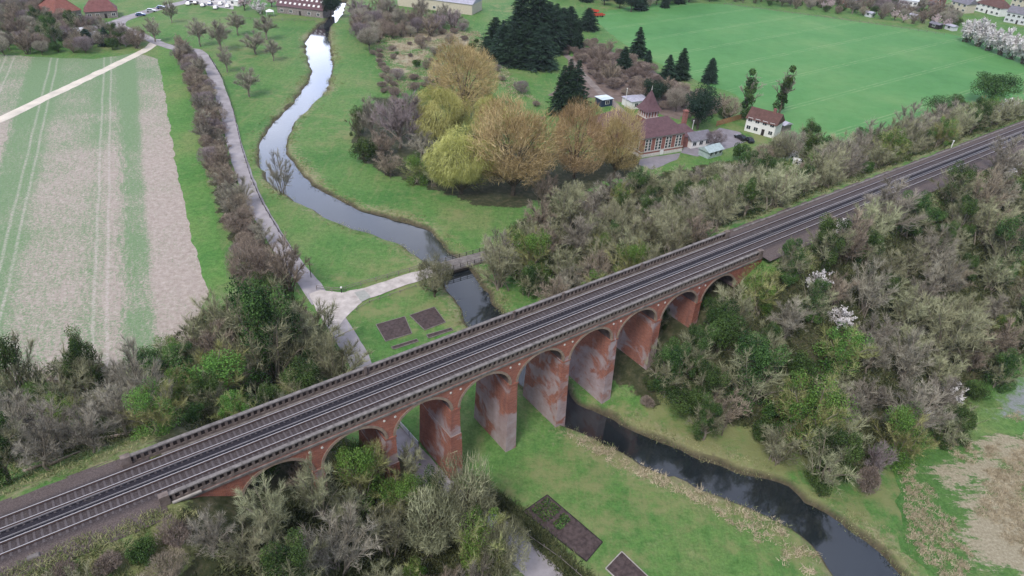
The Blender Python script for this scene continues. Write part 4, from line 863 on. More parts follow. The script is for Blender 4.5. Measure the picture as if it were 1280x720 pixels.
def house(name, label, cat, p1, p2, depth, ze, zr, wall, roof, hip=0., wins=3, storeys=2, chim=1, L=None, door=True, group=None):
    a, rz, LL = front(p1, p2); L = L or LL
    t = thing(name, label, cat, (a[0], a[1], 0), rz, group)
    mb = MB(); mb.box(0,0,-.3,L,depth,ze)
    if not hip: mb.quad((0,0,ze),(0,depth,ze),(0,depth/2,zr-.12)); mb.quad((L,depth,ze),(L,0,ze),(L,depth/2,zr-.12))
    obj('wall', mb, wall, t)
    r = obj('roof', gable_roof(MB(), 0,0,L,depth,ze,zr,.4,hip), roof, t)
    for i in range(chim):
        mb = MB(); x = L*(.2+.6*i/max(1,chim-1)) if chim > 1 else L*.75; mb.box(x-.45, depth/2-.35, zr-1., x+.45, depth/2+.35, zr+1.1); obj('chimney', mb, M['house_brick'], r)
    for s in range(storeys):
        for i in range(wins):
            x = L*(i+.5)/wins
            if s == 0 and door and i == wins//2: continue
            f, g = MB(), MB(); wall_window(f, g, x, .9+2.6*s, min(1.5, L/wins*.55), 1.15, 0, 2); w = obj('window', f, M['frame'], t); obj('pane', g, M['glass'], w)
    if door: mb = MB(); x = L*(wins//2+.5)/wins; mb.box(x-.5,-.06,0,x+.5,.02,2.05); obj('door', mb, M['dark'], t)
    return t, L
# pumping station
a, rz, L = front((800,197.6),(852,189)); ps = thing('pumping_station', 'red brick pumping station with plum roofs and a pointed spire', 'pumping station', (a[0],a[1],0), rz)
mb = MB(); mb.box(0,0,-.3,L,9,6.2); obj('wall', mb, M['house_brick'], ps)
mb = MB(); mb.box(-.06,-.06,-.3,L+.06,9.06,1.0); mb.box(-.05,-.05,1.55,L+.05,9.05,1.85); mb.box(-.08,-.08,5.75,L+.08,9.08,6.1); obj('stone_band', mb, M['paleston'], ps)
obj('roof', gable_roof(MB(), 0,0,L,9,6.2,10.2,.5,4.6), M['purproof'], ps)
for i in range(4):
    x = L*(.14+.24*i); f, g = MB(), MB()
    for dx in (-.62, .62): wall_window(f, g, x+dx, 2.0, .8, 3.5, 0, 1)
    for q in range(3): f.box(x-1.05,-.10,2.8+q*.9,x+1.05,-.088,2.9+q*.9)
    w = obj('window', f, M['frame'], ps); obj('pane', g, M['glass'], w)
for i in range(3):
    f, g = MB(), MB(); y = 1.8+2.7*i; f.box(-.07,y-.55,2.,.02,y+.55,5.4); g.box(-.085,y-.42,2.1,-.072,y+.42,5.3); w = obj('window', f, M['frame'], ps); obj('pane', g, M['glass'], w)
mb = MB(); mb.box(-5,8.8,-.3,9,22,5.2); obj('wall', mb, M['house_brick'], ps)
obj('roof', gable_roof(MB(), -5,9.2,9,22,5.2,8.8,.4,4.5,'y'), M['purproof'], ps)
mb = MB(); mb.box(9,9.2,-.3,16,20,4.2); obj('wall', mb, M['house_brick'], ps); obj('roof', gable_roof(MB(), 9.4,9.5,16,20,4.2,7.2,.35,3.2,'y'), M['purproof'], ps)
mb = MB(); mb.box(L,2.2,-.3,L+7,10.5,3.6); obj('wall', mb, M['house_brick'], ps)
obj('roof', gable_roof(MB(), L+.45,2.2,L+7,10.5,3.6,6.2,.35,2.6), M['purproof'], ps)
tx, ty = 9.2, 11.; mb = MB(); mb.box(tx-2.2,ty-2.2,6,tx+2.2,ty+2.2,10.4); tw_ = obj('tower', mb, M['house_brick'], ps)
mb = MB(); mb.box(tx-2.35,ty-2.35,8.2,tx+2.35,ty+2.35,8.5); mb.box(tx-2.35,ty-2.35,10.1,tx+2.35,ty+2.35,10.42)
for q in range(4): mb.box(tx-1.9+q*1.1,ty-2.3,8.5,tx-1.5+q*1.1,ty-2.15,10.1); mb.box(tx-2.3,ty-1.9+q*1.1,8.5,tx-2.15,ty-1.5+q*1.1,10.1)
obj('louvre_band', mb, M['paleston'], tw_)
mb = MB(); e = 2.9; bs = [(tx-e,ty-e,10.4),(tx+e,ty-e,10.4),(tx+e,ty+e,10.4),(tx-e,ty+e,10.4)]; ms = [(tx-1.7,ty-1.7,12.2),(tx+1.7,ty-1.7,12.2),(tx+1.7,ty+1.7,12.2),(tx-1.7,ty+1.7,12.2)]
for i in range(4): mb.quad(bs[i],bs[(i+1)%4],ms[(i+1)%4],ms[i]); mb.quad(ms[i],ms[(i+1)%4],(tx,ty,16.4))
mb.quad(*bs[::-1]); sp = obj('spire', mb, M['purproof'], ps)
mb = MB(); mb.tube([(tx,ty,16.2),(tx,ty,17.6)],[.12,.04],5); obj('finial', mb, M['paleston'], sp)
mb = MB(); mb.box(L+6.2,8.4,3,L+7.4,9.6,9.2); mb.box(L+6.05,8.25,8.8,L+7.55,9.75,9.05); obj('chimney', mb, M['house_brick'], ps)
mb = MB(); mb.box(L*.5-.6,-.07,0,L*.5+.6,.0,1.5); obj('door', mb, M['white'], ps)
hs, _ = house('cottage','white cottage with a dark brown roof at the corner of the wheat field','house',(930,163),(966,173),6.5,4.3,7.4,M['white'],M['brownroof'],0,4,2,1)
hs, _ = house('outbuilding','small white outbuilding with a grey roof right of the pumping station','outbuilding',(863,186),(887,182),5,2.6,4.4,M['white'],M['greyroof'],0,3,1,0,door=False)
house('shed','white flat-topped store with a pale roof left of the spire','shed',(789,137),(812,134),6,2.8,3.4,M['white'],M['tinroof'],2.4,2,1,0,door=False)
house('shed','navy steel container shed on the lawn left of the white store','shed',(752,134),(765,132),4,2.6,2.75,M['navy'],M['ghglass'],1.5,1,1,0,door=False)
house('greenhouse','small glass greenhouse between the white outbuilding and the trees','greenhouse',(885,199),(902,194),4,2.1,3.3,M['ghglass'],M['ghglass'],0,3,1,0,door=False)
house('shed','grey garden shed with a pale roof behind the white cottage','shed',(966,160),(978,165),4,2.2,3,M['timber'],M['tinroof'],0,1,1,0,door=False)
for p, q, l in (((985,203),(996,200),'white caravan parked among the trees beside the railway wood, upper'),((989,209),(1000,211),'white caravan parked among the trees beside the railway wood, lower')):
    a, rz, L_ = front(p, q); cv = thing('caravan', l, 'caravan', (*a, .0), rz); mb = MB(); mb.prism([(0,0),(4.6,0),(4.6,2.1),(0,2.1)], .5, 2.4); obj('body', mb, M['white'], cv)
    for xx in (1.2, 3.2): f, g = MB(), MB(); wall_window(f, g, xx, 1.3, .9, .6); w = obj('window', f, M['frame'], cv); obj('pane', g, M['glass'], w)
    for yy in (.05, 1.9): mb = MB(); mb.tube([(2.3,yy,.33),(2.3,yy+.18,.33)], .33, 10); obj('wheel', mb, M['tyre'], cv)
house('farmhouse','farmhouse with a large red hipped roof at the far left','house',(72,29),(104,24),16,4,10.5,M['flint'],M['redroof'],6.5,4,1,1)
house('farm_wing','low dark red wing joined to the farmhouse','house',(108,24),(148,22),9,3,7,M['flint'],mat_roof('dull_red_tile',(.20,.09,.085)),3.,4,1,0)
for i, (p, q, l) in enumerate([((78,50),(86,49),'white greenhouse shed at the striped field, left of three'),((98,48),(108,47),'white greenhouse shed at the striped field, middle of three'),((114,55),(128,51),'white greenhouse shed at the striped field, right and largest of three')]): house('greenhouse',l,'greenhouse',p,q,5,2.2,3.6,M['white'],M['pale'],0,2,1,0,door=False)
bn, L = house('barn','long flint barn with a tiled roof dotted with white roof lights','barn',(347,16),(404,23),11,3.4,8.4,M['flint'],M['purproof'],0,5,1,0)
rf = [c for c in bn.children if c.name.startswith('roof')][0]
for i in range(9):
    for q in (0,1):
        f0 = .28+.36*q; y = -.4+5.9*f0; z = 3.4+5.*f0; x = L*(.07+.103*i)+(.6 if q else 0); dy, dz = 5.9/2/5*.42, 5./2/5*.42
        mb = MB(); mb.quad((x-.55,y-dy*1.6,z-dz*1.6+.10),(x+.55,y-dy*1.6,z-dz*1.6+.10),(x+.55,y+dy*1.6,z+dz*1.6+.10),(x-.55,y+dy*1.6,z+dz*1.6+.10)); mb.quad((x-.55,y-dy*1.6,z-dz*1.6-.2),(x+.55,y-dy*1.6,z-dz*1.6-.2),(x+.55,y-dy*1.6,z-dz*1.6+.1),(x-.55,y-dy*1.6,z-dz*1.6+.1)); obj('roof_light', mb, M['white'], rf)
house('barn','long cream walled barn with a lilac sheet roof','barn',(497,7),(590,19),14,5.,8.,M['cream'],M['tinroof'],0,1,1,0,door=False)
t = thing('garden_canopy','white square garden canopy beside the blossom trees','canopy',(*at(338,20),0),.4); mb = MB()
for x in (-1.6,1.6):
    for y in (-1.6,1.6): p = MB(); p.box(x-.05,y-.05,0,x+.05,y+.05,2.2); obj('leg', p, M['metal'], t)
mb.quad((-1.8,-1.8,2.2),(1.8,-1.8,2.2),(0,0,3.2)); mb.quad((1.8,-1.8,2.2),(1.8,1.8,2.2),(0,0,3.2)); mb.quad((1.8,1.8,2.2),(-1.8,1.8,2.2),(0,0,3.2)); mb.quad((-1.8,1.8,2.2),(-1.8,-1.8,2.2),(0,0,3.2)); mb.quad((-1.8,1.8,2.2),(1.8,1.8,2.2),(1.8,-1.8,2.2),(-1.8,-1.8,2.2)); obj('canopy_top', mb, M['white'], t)
house('village_house','white rendered house with a pale roof at the far garden row','house',(1121,11),(1144,14),8,5.4,7.6,M['white'],M['pale'],0,4,2,1)  # roof simply takes the pale board colour
house('village_house','white gable house with a black roof left of the pale roofed one','house',(1104,6),(1118,8),8,5.,8.,M['white'],M['brownroof'],0,2,2,1)
house('village_house','buff house with a grey roof between the bare garden trees','house',(1186,12),(1206,17),8,5,8,M['cream'],M['greyroof'],0,3,2,1)
house('village_house','white house with a dark brown hipped roof behind the blossom row','house',(1217,13),(1248,21),9,4.6,8.4,M['white'],M['brownroof'],3.5,5,2,1)
house('village_house','pale blue white house behind the right end of the blossom row','house',(1254,27),(1286,33),9,5.4,8.6,M['pale'],M['greyroof'],0,5,2,1)
house('village_house','brown roofed house at the top right edge of the village','house',(1262,8),(1290,14),9,5,8.4,M['cream'],M['brownroof'],2.5,4,2,1)
for i_, (p_, q_, l_, w_, r_, h_) in enumerate([((1006,4),(1020,7),'brown roofed bungalow among the garden trees at the top edge',M['cream'],M['brownroof'],0),((1052,8),(1066,11),'grey roofed house left of the white gable house',M['house_brick'],M['greyroof'],0),((1158,6),(1172,9),'brick house with a red roof between the white and the buff houses',M['house_brick'],M['redroof'],0),((955,-2),(970,1),'small cream house at the top edge above the wheat field',M['cream'],M['greyroof'],0),((1206,-2),(1222,2),'long white house with a grey roof at the top right',M['white'],M['greyroof'],0),((905,-6),(918,-3),'brick cottage at the top edge left of the gardens',M['house_brick'],M['brownroof'],0)]):
    house('village_house',l_,'house',p_,q_,8,4.6,7.8,w_,r_,h_,3,2,1)
for i_, (p_, q_, l_) in enumerate([((1135,23),(1143,25),'pale garden shed in front of the pale roofed house'),((1080,20),(1088,22),'pale garden shed left of the pale roofed house'),((1180,36),(1190,39),'white shed at the wheat field edge beside the blossom row')]): house('garden_shed',l_,'shed',p_,q_,3.5,2.2,3.,M['pale'],M['tinroof'],0,1,1,0,door=False)
house('garden_shed','timber garden shed at the wheat field boundary, dark roofed','shed',(1160,34),(1172,37),4,2.3,3.2,M['dark'],M['greyroof'],0,1,1,0,door=False)
for p, q, l in (((734,15),(750,18),'red flat trailer by the dark tree belt, upper'),((744,22),(760,21),'red flat trailer at the corner of the wheat field, lower')):
    a, rz, L_ = front(p, q); tr = thing('farm_trailer', l, 'trailer', (*a, 0), rz); mb = MB(); mb.box(0,0,.8,6,2.2,1.0); mb.box(0,0,1.,.1,2.2,1.9); mb.box(0,0,1.,6,.1,1.6); mb.box(0,2.1,1.,6,2.2,1.6); obj('bed', mb, M['red'], tr)
    for xx in (1.5,4.5):
        for yy in (.0,2.0): mb = MB(); mb.tube([(xx,yy,.42),(xx,yy+.22,.42)], .42, 10); obj('wheel', mb, M['tyre'], tr)
# cars
def make_car(col):
    parts = []; body = MB(); pr = [(-2.1,.35),(2.1,.35),(2.15,.75),(1.25,.92),(-1.95,.98),(-2.15,.7)]
    n = len(pr); i = 0; body.v = [(x,-.86,z) for x, z in pr]+[(x,.86,z) for x, z in pr]; body.f = [tuple(range(n)), tuple(range(2*n-1,n-1,-1))]+[((k+1)%n,k,n+k,n+(k+1)%n) for k in range(n)]
    glass = MB(); glass.v = [(-1.8,-.8,.95),(1.0,-.8,.93),(1.0,.8,.93),(-1.8,.8,.95),(-1.45,-.66,1.44),(.25,-.66,1.44),(.25,.66,1.44),(-1.45,.66,1.44)]; glass.f = [(0,1,5,4),(1,2,6,5),(2,3,7,6),(3,0,4,7),(4,5,6,7)]
    roof = MB(); roof.box(-1.42,-.64,1.445,.22,.64,1.49)
    me = [('body', body.mesh('body', col)), ('window', glass.mesh('window', M['glass'])), ('car_roof', roof.mesh('car_roof', col))]
    for x in (-1.3,1.35):
        for y in (-.88,.66): w = MB(); w.tube([(x,y,.33),(x,y+.22,.33)], .33, 10); me.append(('wheel', w.mesh('wheel', M['tyre'])))
    for y in (-.7,.42): w = MB(); w.box(2.08,y,.6,2.17,y+.28,.76); me.append(('headlight', w.mesh('headlight', M['frame'])))
    return me
paint = {c: make_car(plain(c+'_car_paint', v, .05, 1, .3, .5)) for c, v in dict(black=(.015,.015,.018), white=(.75,.75,.75), silver=(.45,.46,.48), blue=(.05,.09,.22), red=(.35,.03,.03)).items()}
def car(c, label, px, py, deg, group=None):
    x, y = at(px, py); t = thing('parked_car', label, 'car', (x, y, .06), R_(deg), group)
    for n, me in paint[c]: link(n, me, t)
car('black','black car parked in front of the white cottage, left of two',925,174,120); car('black','black car parked in front of the white cottage, right of two',936,177,100)
car('blue','blue car on the far road, nearest the junction',176,20,25); car('silver','silver car on the far road, middle of the line',189,15,25); car('blue','blue car on the far road, last of the line',202,11,25)
for i, (x, y, c, l) in enumerate([(236,6,'white','white car at the left end of the far car park'),(245,5,'black','black car second from the left in the far car park'),(254,8,'silver','silver car in the front row of the far car park, middle'),(263,6,'blue','blue car in the far car park beside the silver one'),(270,11,'silver','silver car at the meadow edge of the far car park'),(276,6,'white','white car right of the blue one in the far car park'),(285,9,'white','white car at the right end of the far car park')]): car(c, l, x, y, 100, 'cars in the far car park')
for i, (p, q) in enumerate([((250,3),(282,3)),((284,6),(298,8))]): house('marquee',['long white marquee behind the far car park','small white marquee right of the far car park'][i],'marquee',p,q,6,2.6,3.6,M['white'],M['white'],0,1,1,0,door=False)
# ------------------------------------------------------------------ river bridge, posts, fences
a, b = at(543,339), at(614,319.5); rz = math.atan2(b[1]-a[1], b[0]-a[0]); L = math.hypot(b[0]-a[0], b[1]-a[1])
br = thing('footbridge', 'flat timber bridge carrying the path over the river', 'bridge', (*a, 0), rz)
mb = MB(); mb.box(0,-1.9,.1,L,1.9,.5); obj('deck', mb, M['stone'], br)
for y in (-1.99, 1.75): mb = MB(); mb.box(.6,y,-.45,L-.6,y+.24,.095); obj('beam', mb, M['dark'], br)
for y in (-1.88, 1.78):
    for i in range(9): mb = MB(); x = .3+(L-.6)*i/8; mb.box(x-.06,y,.5,x+.06,y+.1,1.45); obj('post', mb, M['dark'], br)
    for z in (.85, 1.3): mb = MB(); mb.box(.2,y+.02,z,L-.2,y+.08,z+.1); obj('rail', mb, M['timber'], br)
for x in (-.6, L-.9): mb = MB(); mb.box(x,-2.1,-1.3,x+1.5,2.1,.094); obj('abutment', mb, M['stone'], br)
for x0 in (-2.4, L-2.4): pass
def fence(name, label, px, mat, h=1.1, step=2.6, rails=(.5,.95), panel=False, postmat=None, world=None):
    pts = world or [at(*p) for p in px]; line = dens(pts, step, 0, False); t = thing(name, label, 'fence', (line[0][0], line[0][1], ground_h(*line[0])))
    o = Vector(line[0]); z0 = ground_h(*line[0])
    for p in line[:90]: q = Vector(p)-o; z = ground_h(*p)-z0; mb = MB(); mb.box(q.x-.06,q.y-.06,z-.2,q.x+.06,q.y+.06,z+h); obj('post', mb, postmat or mat, t)
    mb = MB()
    for p, r in zip(line, line[1:]):
        a = Vector(p)-o; b = Vector(r)-o; d = (b-a).normalized(); n = Vector((-d.y,d.x))*.03; za, zb = ground_h(*p)-z0, ground_h(*r)-z0
        for lo, hi in ([(.08,h-.05)] if panel else [(k, k+.09) for k in rails]):
            i = len(mb.v); mb.v += [(a.x-n.x,a.y-n.y,za+lo),(b.x-n.x,b.y-n.y,zb+lo),(b.x+n.x,b.y+n.y,zb+lo),(a.x+n.x,a.y+n.y,za+lo),(a.x-n.x,a.y-n.y,za+hi),(b.x-n.x,b.y-n.y,zb+hi),(b.x+n.x,b.y+n.y,zb+hi),(a.x+n.x,a.y+n.y,za+hi)]
            mb.f += [(i+3,i+2,i+1,i),(i+4,i+5,i+6,i+7),(i,i+1,i+5,i+4),(i+1,i+2,i+6,i+5),(i+2,i+3,i+7,i+6),(i+3,i,i+4,i+7)]
    obj('panel' if panel else 'rail', mb, mat, t); return t
fence('post_fence','grey timber fence along the meadow side of the gravel path',[(432,363),(470,352),(512,340),(543,331)],M['timber'],1.0,2.4)
fence('post_fence','low timber fence between the gravel path and the lawn with the soil beds',[(446,388),(462,379),(500,366),(520,359)],M['timber'],.7,2.2,(.4,))
fence('post_fence','timber fence round the meadow corner at the gravel yard',[(396,362),(415,365),(430,364)],M['timber'],1.,2.2)
fence('garden_fence','ochre panel fence behind the cottage garden',[(895,158),(912,153),(932,147)],M['fence'],1.9,2.4,panel=True)
fence('board_fence','pale blue-grey board fence with dark posts beside the lane under the third arch',None,M['pale'],1.1,2.6,panel=True,postmat=M['dark'],world=[wd(35.2,14.5),wd(35.3,9),wd(35.6,3.5)])
fence('post_fence','low dark fence along the meadow side of the lane',[(262,72),(279,100),(292,140),(302,185),(314,224),(328,256),(348,290),(372,326)],M['dark'],1.0,3.2,(.45,.85))
fence('post_fence','grey timber fence between the meadow and the far barn gardens',[(300,24),(340,26),(395,27)],M['timber'],1.,4.)
fence('post_fence','rough post fence along the lane verge beside the vegetable plot',[(620,640),(660,672),(700,700),(740,735)],M['timber'],.9,2.4,(.5,))
fence('post_fence','grey garden fence along the far edge of the wheat field',[(905,6),(1010,20),(1085,30),(1180,44)],M['timber'],1.2,4.)
def pole(name, label, cat, px, py, h, mat, r=.07, cap=None):
    t = thing(name, label, cat, (*at(px, py), ground_h(*at(px,py)))); mb = MB(); mb.tube([(0,0,-.2),(0,0,h)], [r, r*.7], 7); obj('shaft', mb, mat, t)
    mb = MB(); mb.box(-.16,-.16,h-.02,.16,.16,h+.22) if cap else mb.tube([(0,0,h),(.0,0,h+.12)], [r*1.2, r*.6], 7); obj('cap', mb, cap or mat, t)
pole('post','slim dark pole standing in the meadow by the lane','pole',389,347,4.6,M['dark'],.08)
pole('post','short black post with a white top at the gravel yard','post',427,366,1.2,M['black'],.12,M['white'])
pole('post','short dark post on the lane below the gravel yard','post',411,408,1.5,M['dark'],.13)
pole('lamp_post','white lamp post behind the roofs of the pumping station','lamp post',781,134,6.5,M['white'],.12,M['white'])
pole('lamp_post','white lamp post at the right wing of the pumping station','lamp post',862,178,7.,M['white'],.12,M['white'])
pole('flag_pole','white pole at the foot of the tall fir stand','pole',684,72,6.,M['white'],.18,M['white'])
pole('post','small white post beside the far railway','post',1189,184,1.6,M['white'],.15,M['white'])
def plot(label, px, mat, kerb, h=.14, group=None, kw=.12):
    pts = [at(*p) for p in px]; cx = sum(p[0] for p in pts)/len(pts); cy = sum(p[1] for p in pts)/len(pts); t = thing('garden_bed', label, 'garden bed', (cx, cy, 0), 0, group)
    q = [(p[0]-cx, p[1]-cy) for p in pts]; o = dens(q, .7, .06, True, 3); ins = inside(o); vv = [Vector(p) for p in o]; rg = random.Random(5)
    xs = [p[0] for p in q]; ys = [p[1] for p in q]; x = min(xs)
    while x < max(xs):
        y = min(ys)
        while y < max(ys):
            if ins(x, y): vv.append(Vector((x+rg.uniform(-.1,.1), y+rg.uniform(-.1,.1))))
            y += .45
        x += .45
    v, e, f, *_ = delaunay_2d_cdt(vv, [(i,(i+1)%len(o)) for i in range(len(o))], [], 1, 1e-4)
    mb = MB(); mb.v = [(p.x, p.y, .06+.10*noise.noise(Vector((p.x*2.1,p.y*2.1,1.)))+rg.uniform(0,.06)) for p in v]
    for tt in f: a, b, c = (v[i] for i in tt); mb.f.append(tuple(tt) if (b-a).cross(c-a) > 0 else tuple(tt)[::-1])
    obj('soil', mb, mat, t)
    for a, b in zip(q, q[1:]+q[:1]):
        a, b = Vector(a), Vector(b); d = (b-a).normalized(); n = Vector((-d.y,d.x))*kw/2; m = MB(); m.prism([tuple(a-n),tuple(b-n),tuple(b+n),tuple(a+n)], -.05, h); obj('edging', m, kerb, t)
    return t
plot('square dug soil bed on the lawn, left of the pair',[(470,406),(506,396),(515,417),(482,427)],M['soil'],M['timber'])
plot('square dug soil bed on the lawn, right of the pair',[(512,394.5),(543,384),(557,403),(531,413)],M['soil'],M['timber'])
plot('narrow soil strip bed below the right hand square bed',[(533,419),(564,410),(566,413),(536,423)],M['soil'],M['timber'])
plot('narrow soil strip bed below the left hand square bed',[(489,434),(521,424),(523,427),(492,437)],M['soil'],M['timber'])
big = plot('large vegetable plot with planted rows beside the lane, below the viaduct',[(654,640),(684,619),(753,678),(733,702)],M['soil'],M['dark'])
plot('soil bed with a white frame at the bottom edge below the large plot',[(757,711),(777,690),(815,726),(795,748)],M['soil'],M['coping_new'],.16,None,.12)
bx, by = at(703,660)
def rows(px, n, mat, lab):
    a, b, c, d = [Vector(at(*p)) for p in px]; t = thing('vegetable_bed', lab, 'vegetable bed', (*a, .10)); rg = np.random.default_rng(3)
    for i in range(n):
        u = (i+.5)/n; p, q = a.lerp(b, u)-a, d.lerp(c, u)-a; k = 90; s = rg.uniform(0,1,k); pts = np.array([[p.x+(q.x-p.x)*w, p.y+(q.y-p.y)*w, .05] for w in s])+rg.normal(0,.09,(k,3)); V, Fc = leaves(pts, .3, rg, np.tile([0,0,1.],(k,1)), .8)
        link('crop_row', mesh_tri('crop_row', V, Fc, np.repeat(rg.uniform(0,1,k),4), mat), t)
rows([(662,638),(684,622),(702,637),(682,655)], 7, T['ivy'], 'dark green planted rows in the upper corner of the large vegetable plot')
rows([(704,642),(714,650),(700,664),(690,656)], 4, T['ivy'], 'small green planted patch in the middle of the large vegetable plot')
# logs on the cutting edge
for i, (p, q, r, l) in enumerate([((97,556),(160,545),.28,'long cut tree trunk lying above the railway, left'),((120,552),(186,538),.22,'thin cut pole lying above the railway, right'),((62,583),(100,566),.2,'grey branch lying in the cuttings at the railway edge'),((30,590),(70,578),.18,'short branch lying at the far left of the cuttings')]):
    a, b = at(*p), at(*q); za, zb = ground_h(*a), ground_h(*b); t = tag(obj('fallen_log', MB().tube([(0,0,r),((b[0]-a[0])*.5,(b[1]-a[1])*.5,(zb-za)*.5+r*1.4),(b[0]-a[0],b[1]-a[1],zb-za+r)], [r,r*.85,r*.6], 7), M['log'], None, (*a, za)), l, 'log')
t = tag(obj('concrete_block', MB().frustum(-.5,-.22,.5,.22,0,.3,.1,.1), M['stone'], None, (*at(42,697), ground_h(*at(42,697))), .6), 'pale concrete block lying on the ballast slope at lower left', 'block')
# ------------------------------------------------------------------ countless growth
rgn = np.random.default_rng(5)
def tufts(name, pts, n_bl, h, spread, mat, w=.07, lean=.6, tone=None):
    pts = np.array(pts); k = len(pts); p = np.repeat(pts, n_bl, 0)+np.concatenate([rgn.normal(0, spread, (k*n_bl,2)), np.zeros((k*n_bl,1))], 1)
    hh = np.repeat(rgn.uniform(.5,1.25,k), n_bl)*h*rgn.uniform(.6,1.2,k*n_bl); d = unit(np.concatenate([rgn.normal(0,lean,(k*n_bl,2)), np.ones((k*n_bl,1))], 1))
    V, Fc = tri_twigs(p, d, hh, np.full(k*n_bl, w), rgn); t = np.repeat(np.repeat(rgn.uniform(.1,.8,k), n_bl)+rgn.normal(0,.15,k*n_bl), 3)
    return kind(link(name, mesh_tri(name, V, Fc, t, mat)), 'stuff')
def scatter(poly, n, seed, cond=None):
    rg = random.Random(seed); ins = inside(poly); xs = [p[0] for p in poly]; ys = [p[1] for p in poly]; o = []
    for _ in range(n*8):
        x, y = rg.uniform(min(xs),max(xs)), rg.uniform(min(ys),max(ys))
        if ins(x, y) and (not cond or cond(x, y)): o.append((x, y, ground_h(x, y)))
        if len(o) >= n: break
    return o
bk = []; rg = random.Random(8)
for ln, sg in ((wl,-1),(el,1)):
    for i, p in enumerate(ln):
        if p[1] > 330: continue
        a = Vector(ln[max(0,i-1)]); b = Vector(ln[min(len(ln)-1,i+1)]); q = (b-a).normalized(); n = Vector((-q.y,q.x))*sg
        for _ in range(6 if p[1] < 105 else 5):
            d = abs(rg.gauss(1.2, 1.3))
            if noise.noise(Vector((p[0]*.09, p[1]*.09, 4.+sg))) < .0 and rg.random() < .9: continue
            x, y = p[0]+n.x*(d+.25), p[1]+n.y*(d+.25); s, t = st(x, y)
            if abs(t) < 4.5: continue
            if sg < 0 and p[1] < 105 and rg.random() < .45: continue
            bk.append((x, y, -.5 if d < .8 else ground_h(x, y)))
tufts('bank_grass', bk, 12, .55, .45, T['bankg'], .085, .8)
tus = scatter(P((1125,590),(1190,520),(1235,530),(1300,505),(1400,520),(1400,800),(1215,790),(1175,720),(1135,680)), 3400, 4, lambda x, y: noise.noise(Vector((x*.11,y*.11,7.)))+.6*noise.noise(Vector((x*.5,y*.5,3.))) > -.05)
tufts('tussock_grass', tus, 16, .5, .2, T['dead'], .09, .9)
tus2 = scatter(P((705,540),(760,556),(830,592),(900,622),(985,658),(1040,715),(1000,720),(940,672),(860,622),(780,590),(730,560)), 230, 6, lambda x, y: noise.noise(Vector((x*.16,y*.16,5.)))+.5*noise.noise(Vector((x*.6,y*.6,2.))) > -.02)
tufts('dead_reeds', tus2, 16, .7, .3, T['dead'], .10, 1.1)
cov = []
for w, n in zip(woods[:4], (5200, 2200, 2600, 5200)): cov += scatter(w, n, n, lambda x, y: not in_top(x, y) and abs(st(x,y)[1]) > 6.5 and off_lane(x, y, 2.4))
cov += scatter(P((600,625),(640,650),(690,700),(730,745),(745,735),(700,688),(655,645),(615,615)), 500, 77)
tufts('undergrowth', cov, 14, .9, .55, T['cover'], .16, .8)
for i_, b_ in enumerate([(120,690,160,724),(165,672,205,712),(205,650,243,694),(190,690,240,735),(60,706,100,740)]): B(('scrub0','bush2','scrub1','fuzz1','scrub2')[i_],'shrub',['low brown bramble at the ballast foot, bottom left','dark green shrub on the slope right of the low bramble','brown bramble just below the end of the near parapet','brown fuzzy shrub at the bottom edge left of the corner wood','brown bramble nearest the bottom left corner'][i_],*b_,'shrub')
rough = scatter(P((468,44),(520,36),(600,40),(608,62),(640,95),(670,125),(640,120),(600,85),(560,80),(520,110),(490,118),(472,80)), 1500, 41)
tufts('rough_grass', rough, 12, .9, .6, T['dead'], .16, .8)
emb = scatter(P((-20,600),(60,560),(200,525),(262,520),(180,560),(0,625)), 500, 31)+scatter(P((-20,722),(60,690),(180,640),(250,640),(160,740)), 500, 32)+scatter([wd(105,6),wd(320,6),wd(320,11),wd(105,11)], 900, 33)+scatter([wd(105,-6.2),wd(320,-6.2),wd(320,-10),wd(105,-10)], 900, 34)
tufts('embankment_grass', emb, 14, .5, .3, T['bankg'], .09, .8)
# ------------------------------------------------------------------ light, sky, camera
wld = bpy.data.worlds.new("World"); C.world = wld; wld.use_nodes = True; nt = wld.node_tree; bg = nt.nodes['Background']
EL, SUNAZ = 52., 205.                   # overcast: high soft sun behind the camera's left shoulder
sky = nt.nodes.new('ShaderNodeTexSky'); sky.sky_type = 'NISHITA'; sky.sun_disc = False; sky.sun_elevation = R_(EL); sky.sun_rotation = R_(SUNAZ); sky.dust_density = 2.
tc = nt.nodes.new('ShaderNodeTexCoord'); nz = nt.nodes.new('ShaderNodeTexNoise'); nz.inputs['Scale'].default_value = 3.2; nz.inputs['Detail'].default_value = 6; nz.inputs['Roughness'].default_value = .6
nt.links.new(tc.outputs['Generated'], nz.inputs['Vector'])
cl = nt.nodes.new('ShaderNodeValToRGB'); cl.color_ramp.elements[0].position = .35; cl.color_ramp.elements[0].color = (3.8,4.7,7.2,1); cl.color_ramp.elements[1].position = .68; cl.color_ramp.elements[1].color = (8.6,9.0,10.4,1)
nt.links.new(nz.outputs['Fac'], cl.inputs[0])
mx = nt.nodes.new('ShaderNodeMix'); mx.data_type = 'RGBA'; mx.inputs[0].default_value = .82
sx = nt.nodes.new('ShaderNodeSeparateXYZ'); nt.links.new(tc.outputs['Generated'], sx.inputs[0])      # cloud thins and brightens low down
mr = nt.nodes.new('ShaderNodeMapRange'); mr.interpolation_type = 'SMOOTHSTEP'; nt.links.new(sx.outputs[2], mr.inputs[0]); mr.inputs[1].default_value = .10; mr.inputs[2].default_value = .62; mr.inputs[3].default_value = 6.5; mr.inputs[4].default_value = .95
mr.inputs[4].default_value = 1.
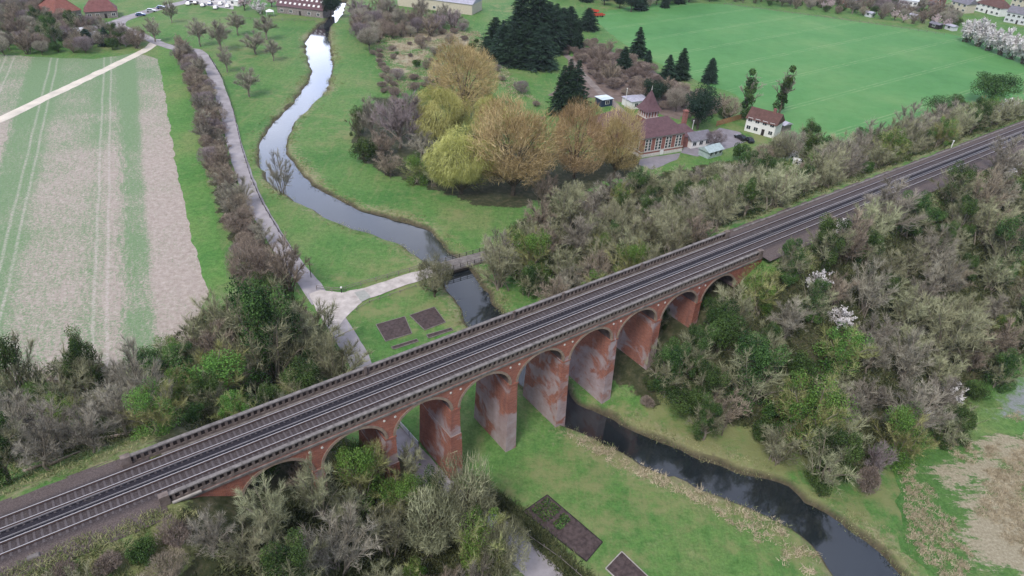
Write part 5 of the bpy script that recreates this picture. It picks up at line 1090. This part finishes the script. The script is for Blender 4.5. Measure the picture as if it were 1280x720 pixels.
my = nt.nodes.new('ShaderNodeMapRange'); my.interpolation_type = 'SMOOTHSTEP'; nt.links.new(sx.outputs[1], my.inputs[0]); my.inputs[1].default_value = .35; my.inputs[2].default_value = .9   # brightest to the north
mm = nt.nodes.new('ShaderNodeMath'); mm.operation = 'SUBTRACT'; nt.links.new(mr.outputs[0], mm.inputs[0]); mm.inputs[1].default_value = 1.
mq = nt.nodes.new('ShaderNodeMath'); mq.operation = 'MULTIPLY_ADD'; nt.links.new(mm.outputs[0], mq.inputs[0]); nt.links.new(my.outputs[0], mq.inputs[1]); mq.inputs[2].default_value = 1.
vm = nt.nodes.new('ShaderNodeVectorMath'); vm.operation = 'SCALE'; nt.links.new(cl.outputs[0], vm.inputs[0]); nt.links.new(mq.outputs[0], vm.inputs['Scale'])
nt.links.new(sky.outputs[0], mx.inputs[6]); nt.links.new(vm.outputs[0], mx.inputs[7]); nt.links.new(mx.outputs[2], bg.inputs['Color']); bg.inputs['Strength'].default_value = .058
hz = bpy.data.materials.new('haze'); hz.use_nodes = True; hn = hz.node_tree; hn.nodes.clear(); ho = hn.nodes.new('ShaderNodeOutputMaterial'); hv = hn.nodes.new('ShaderNodeVolumePrincipled')
hv.inputs['Color'].default_value = (.80,.87,1.,1); hv.inputs['Density'].default_value = .00007; hv.inputs['Anisotropy'].default_value = .1; hn.links.new(hv.outputs[0], ho.inputs['Volume'])
kind(obj('haze', MB().box(-1600,-1000,-2.7,1600,2200,96), hz), 'stuff')
sun = bpy.data.lights.new('sun', 'SUN'); sun.energy = 1.5; sun.angle = R_(18); sun.color = (1., .96, .9); so = bpy.data.objects.new('sun', sun); COL.objects.link(so)
sd = Vector((math.sin(R_(SUNAZ))*math.cos(R_(EL)), math.cos(R_(SUNAZ))*math.cos(R_(EL)), math.sin(R_(EL)))); so.rotation_euler = sd.to_track_quat('Z', 'Y').to_euler(); so.location = sd*300
cd = bpy.data.cameras.new('camera'); cd.sensor_width = 36; cd.lens = F/1280*36; cd.clip_start = .5; cd.clip_end = 6000
co = bpy.data.objects.new('camera', cd); COL.objects.link(co)
co.matrix_world = Matrix(((RV[0],UV[0],-fw[0],0),(RV[1],UV[1],-fw[1],0),(RV[2],UV[2],-fw[2],HC),(0,0,0,1)))
C.camera = co
C.view_settings.view_transform = 'Standard'; C.view_settings.look = 'None'; C.view_settings.exposure = .95; C.view_settings.gamma = 1; C.view_settings.use_curve_mapping = False
print('trees', nA, nB, nC, nD, nE, nF, nG, nG2, nH, nI, nJ, nJ2, len(TREES))
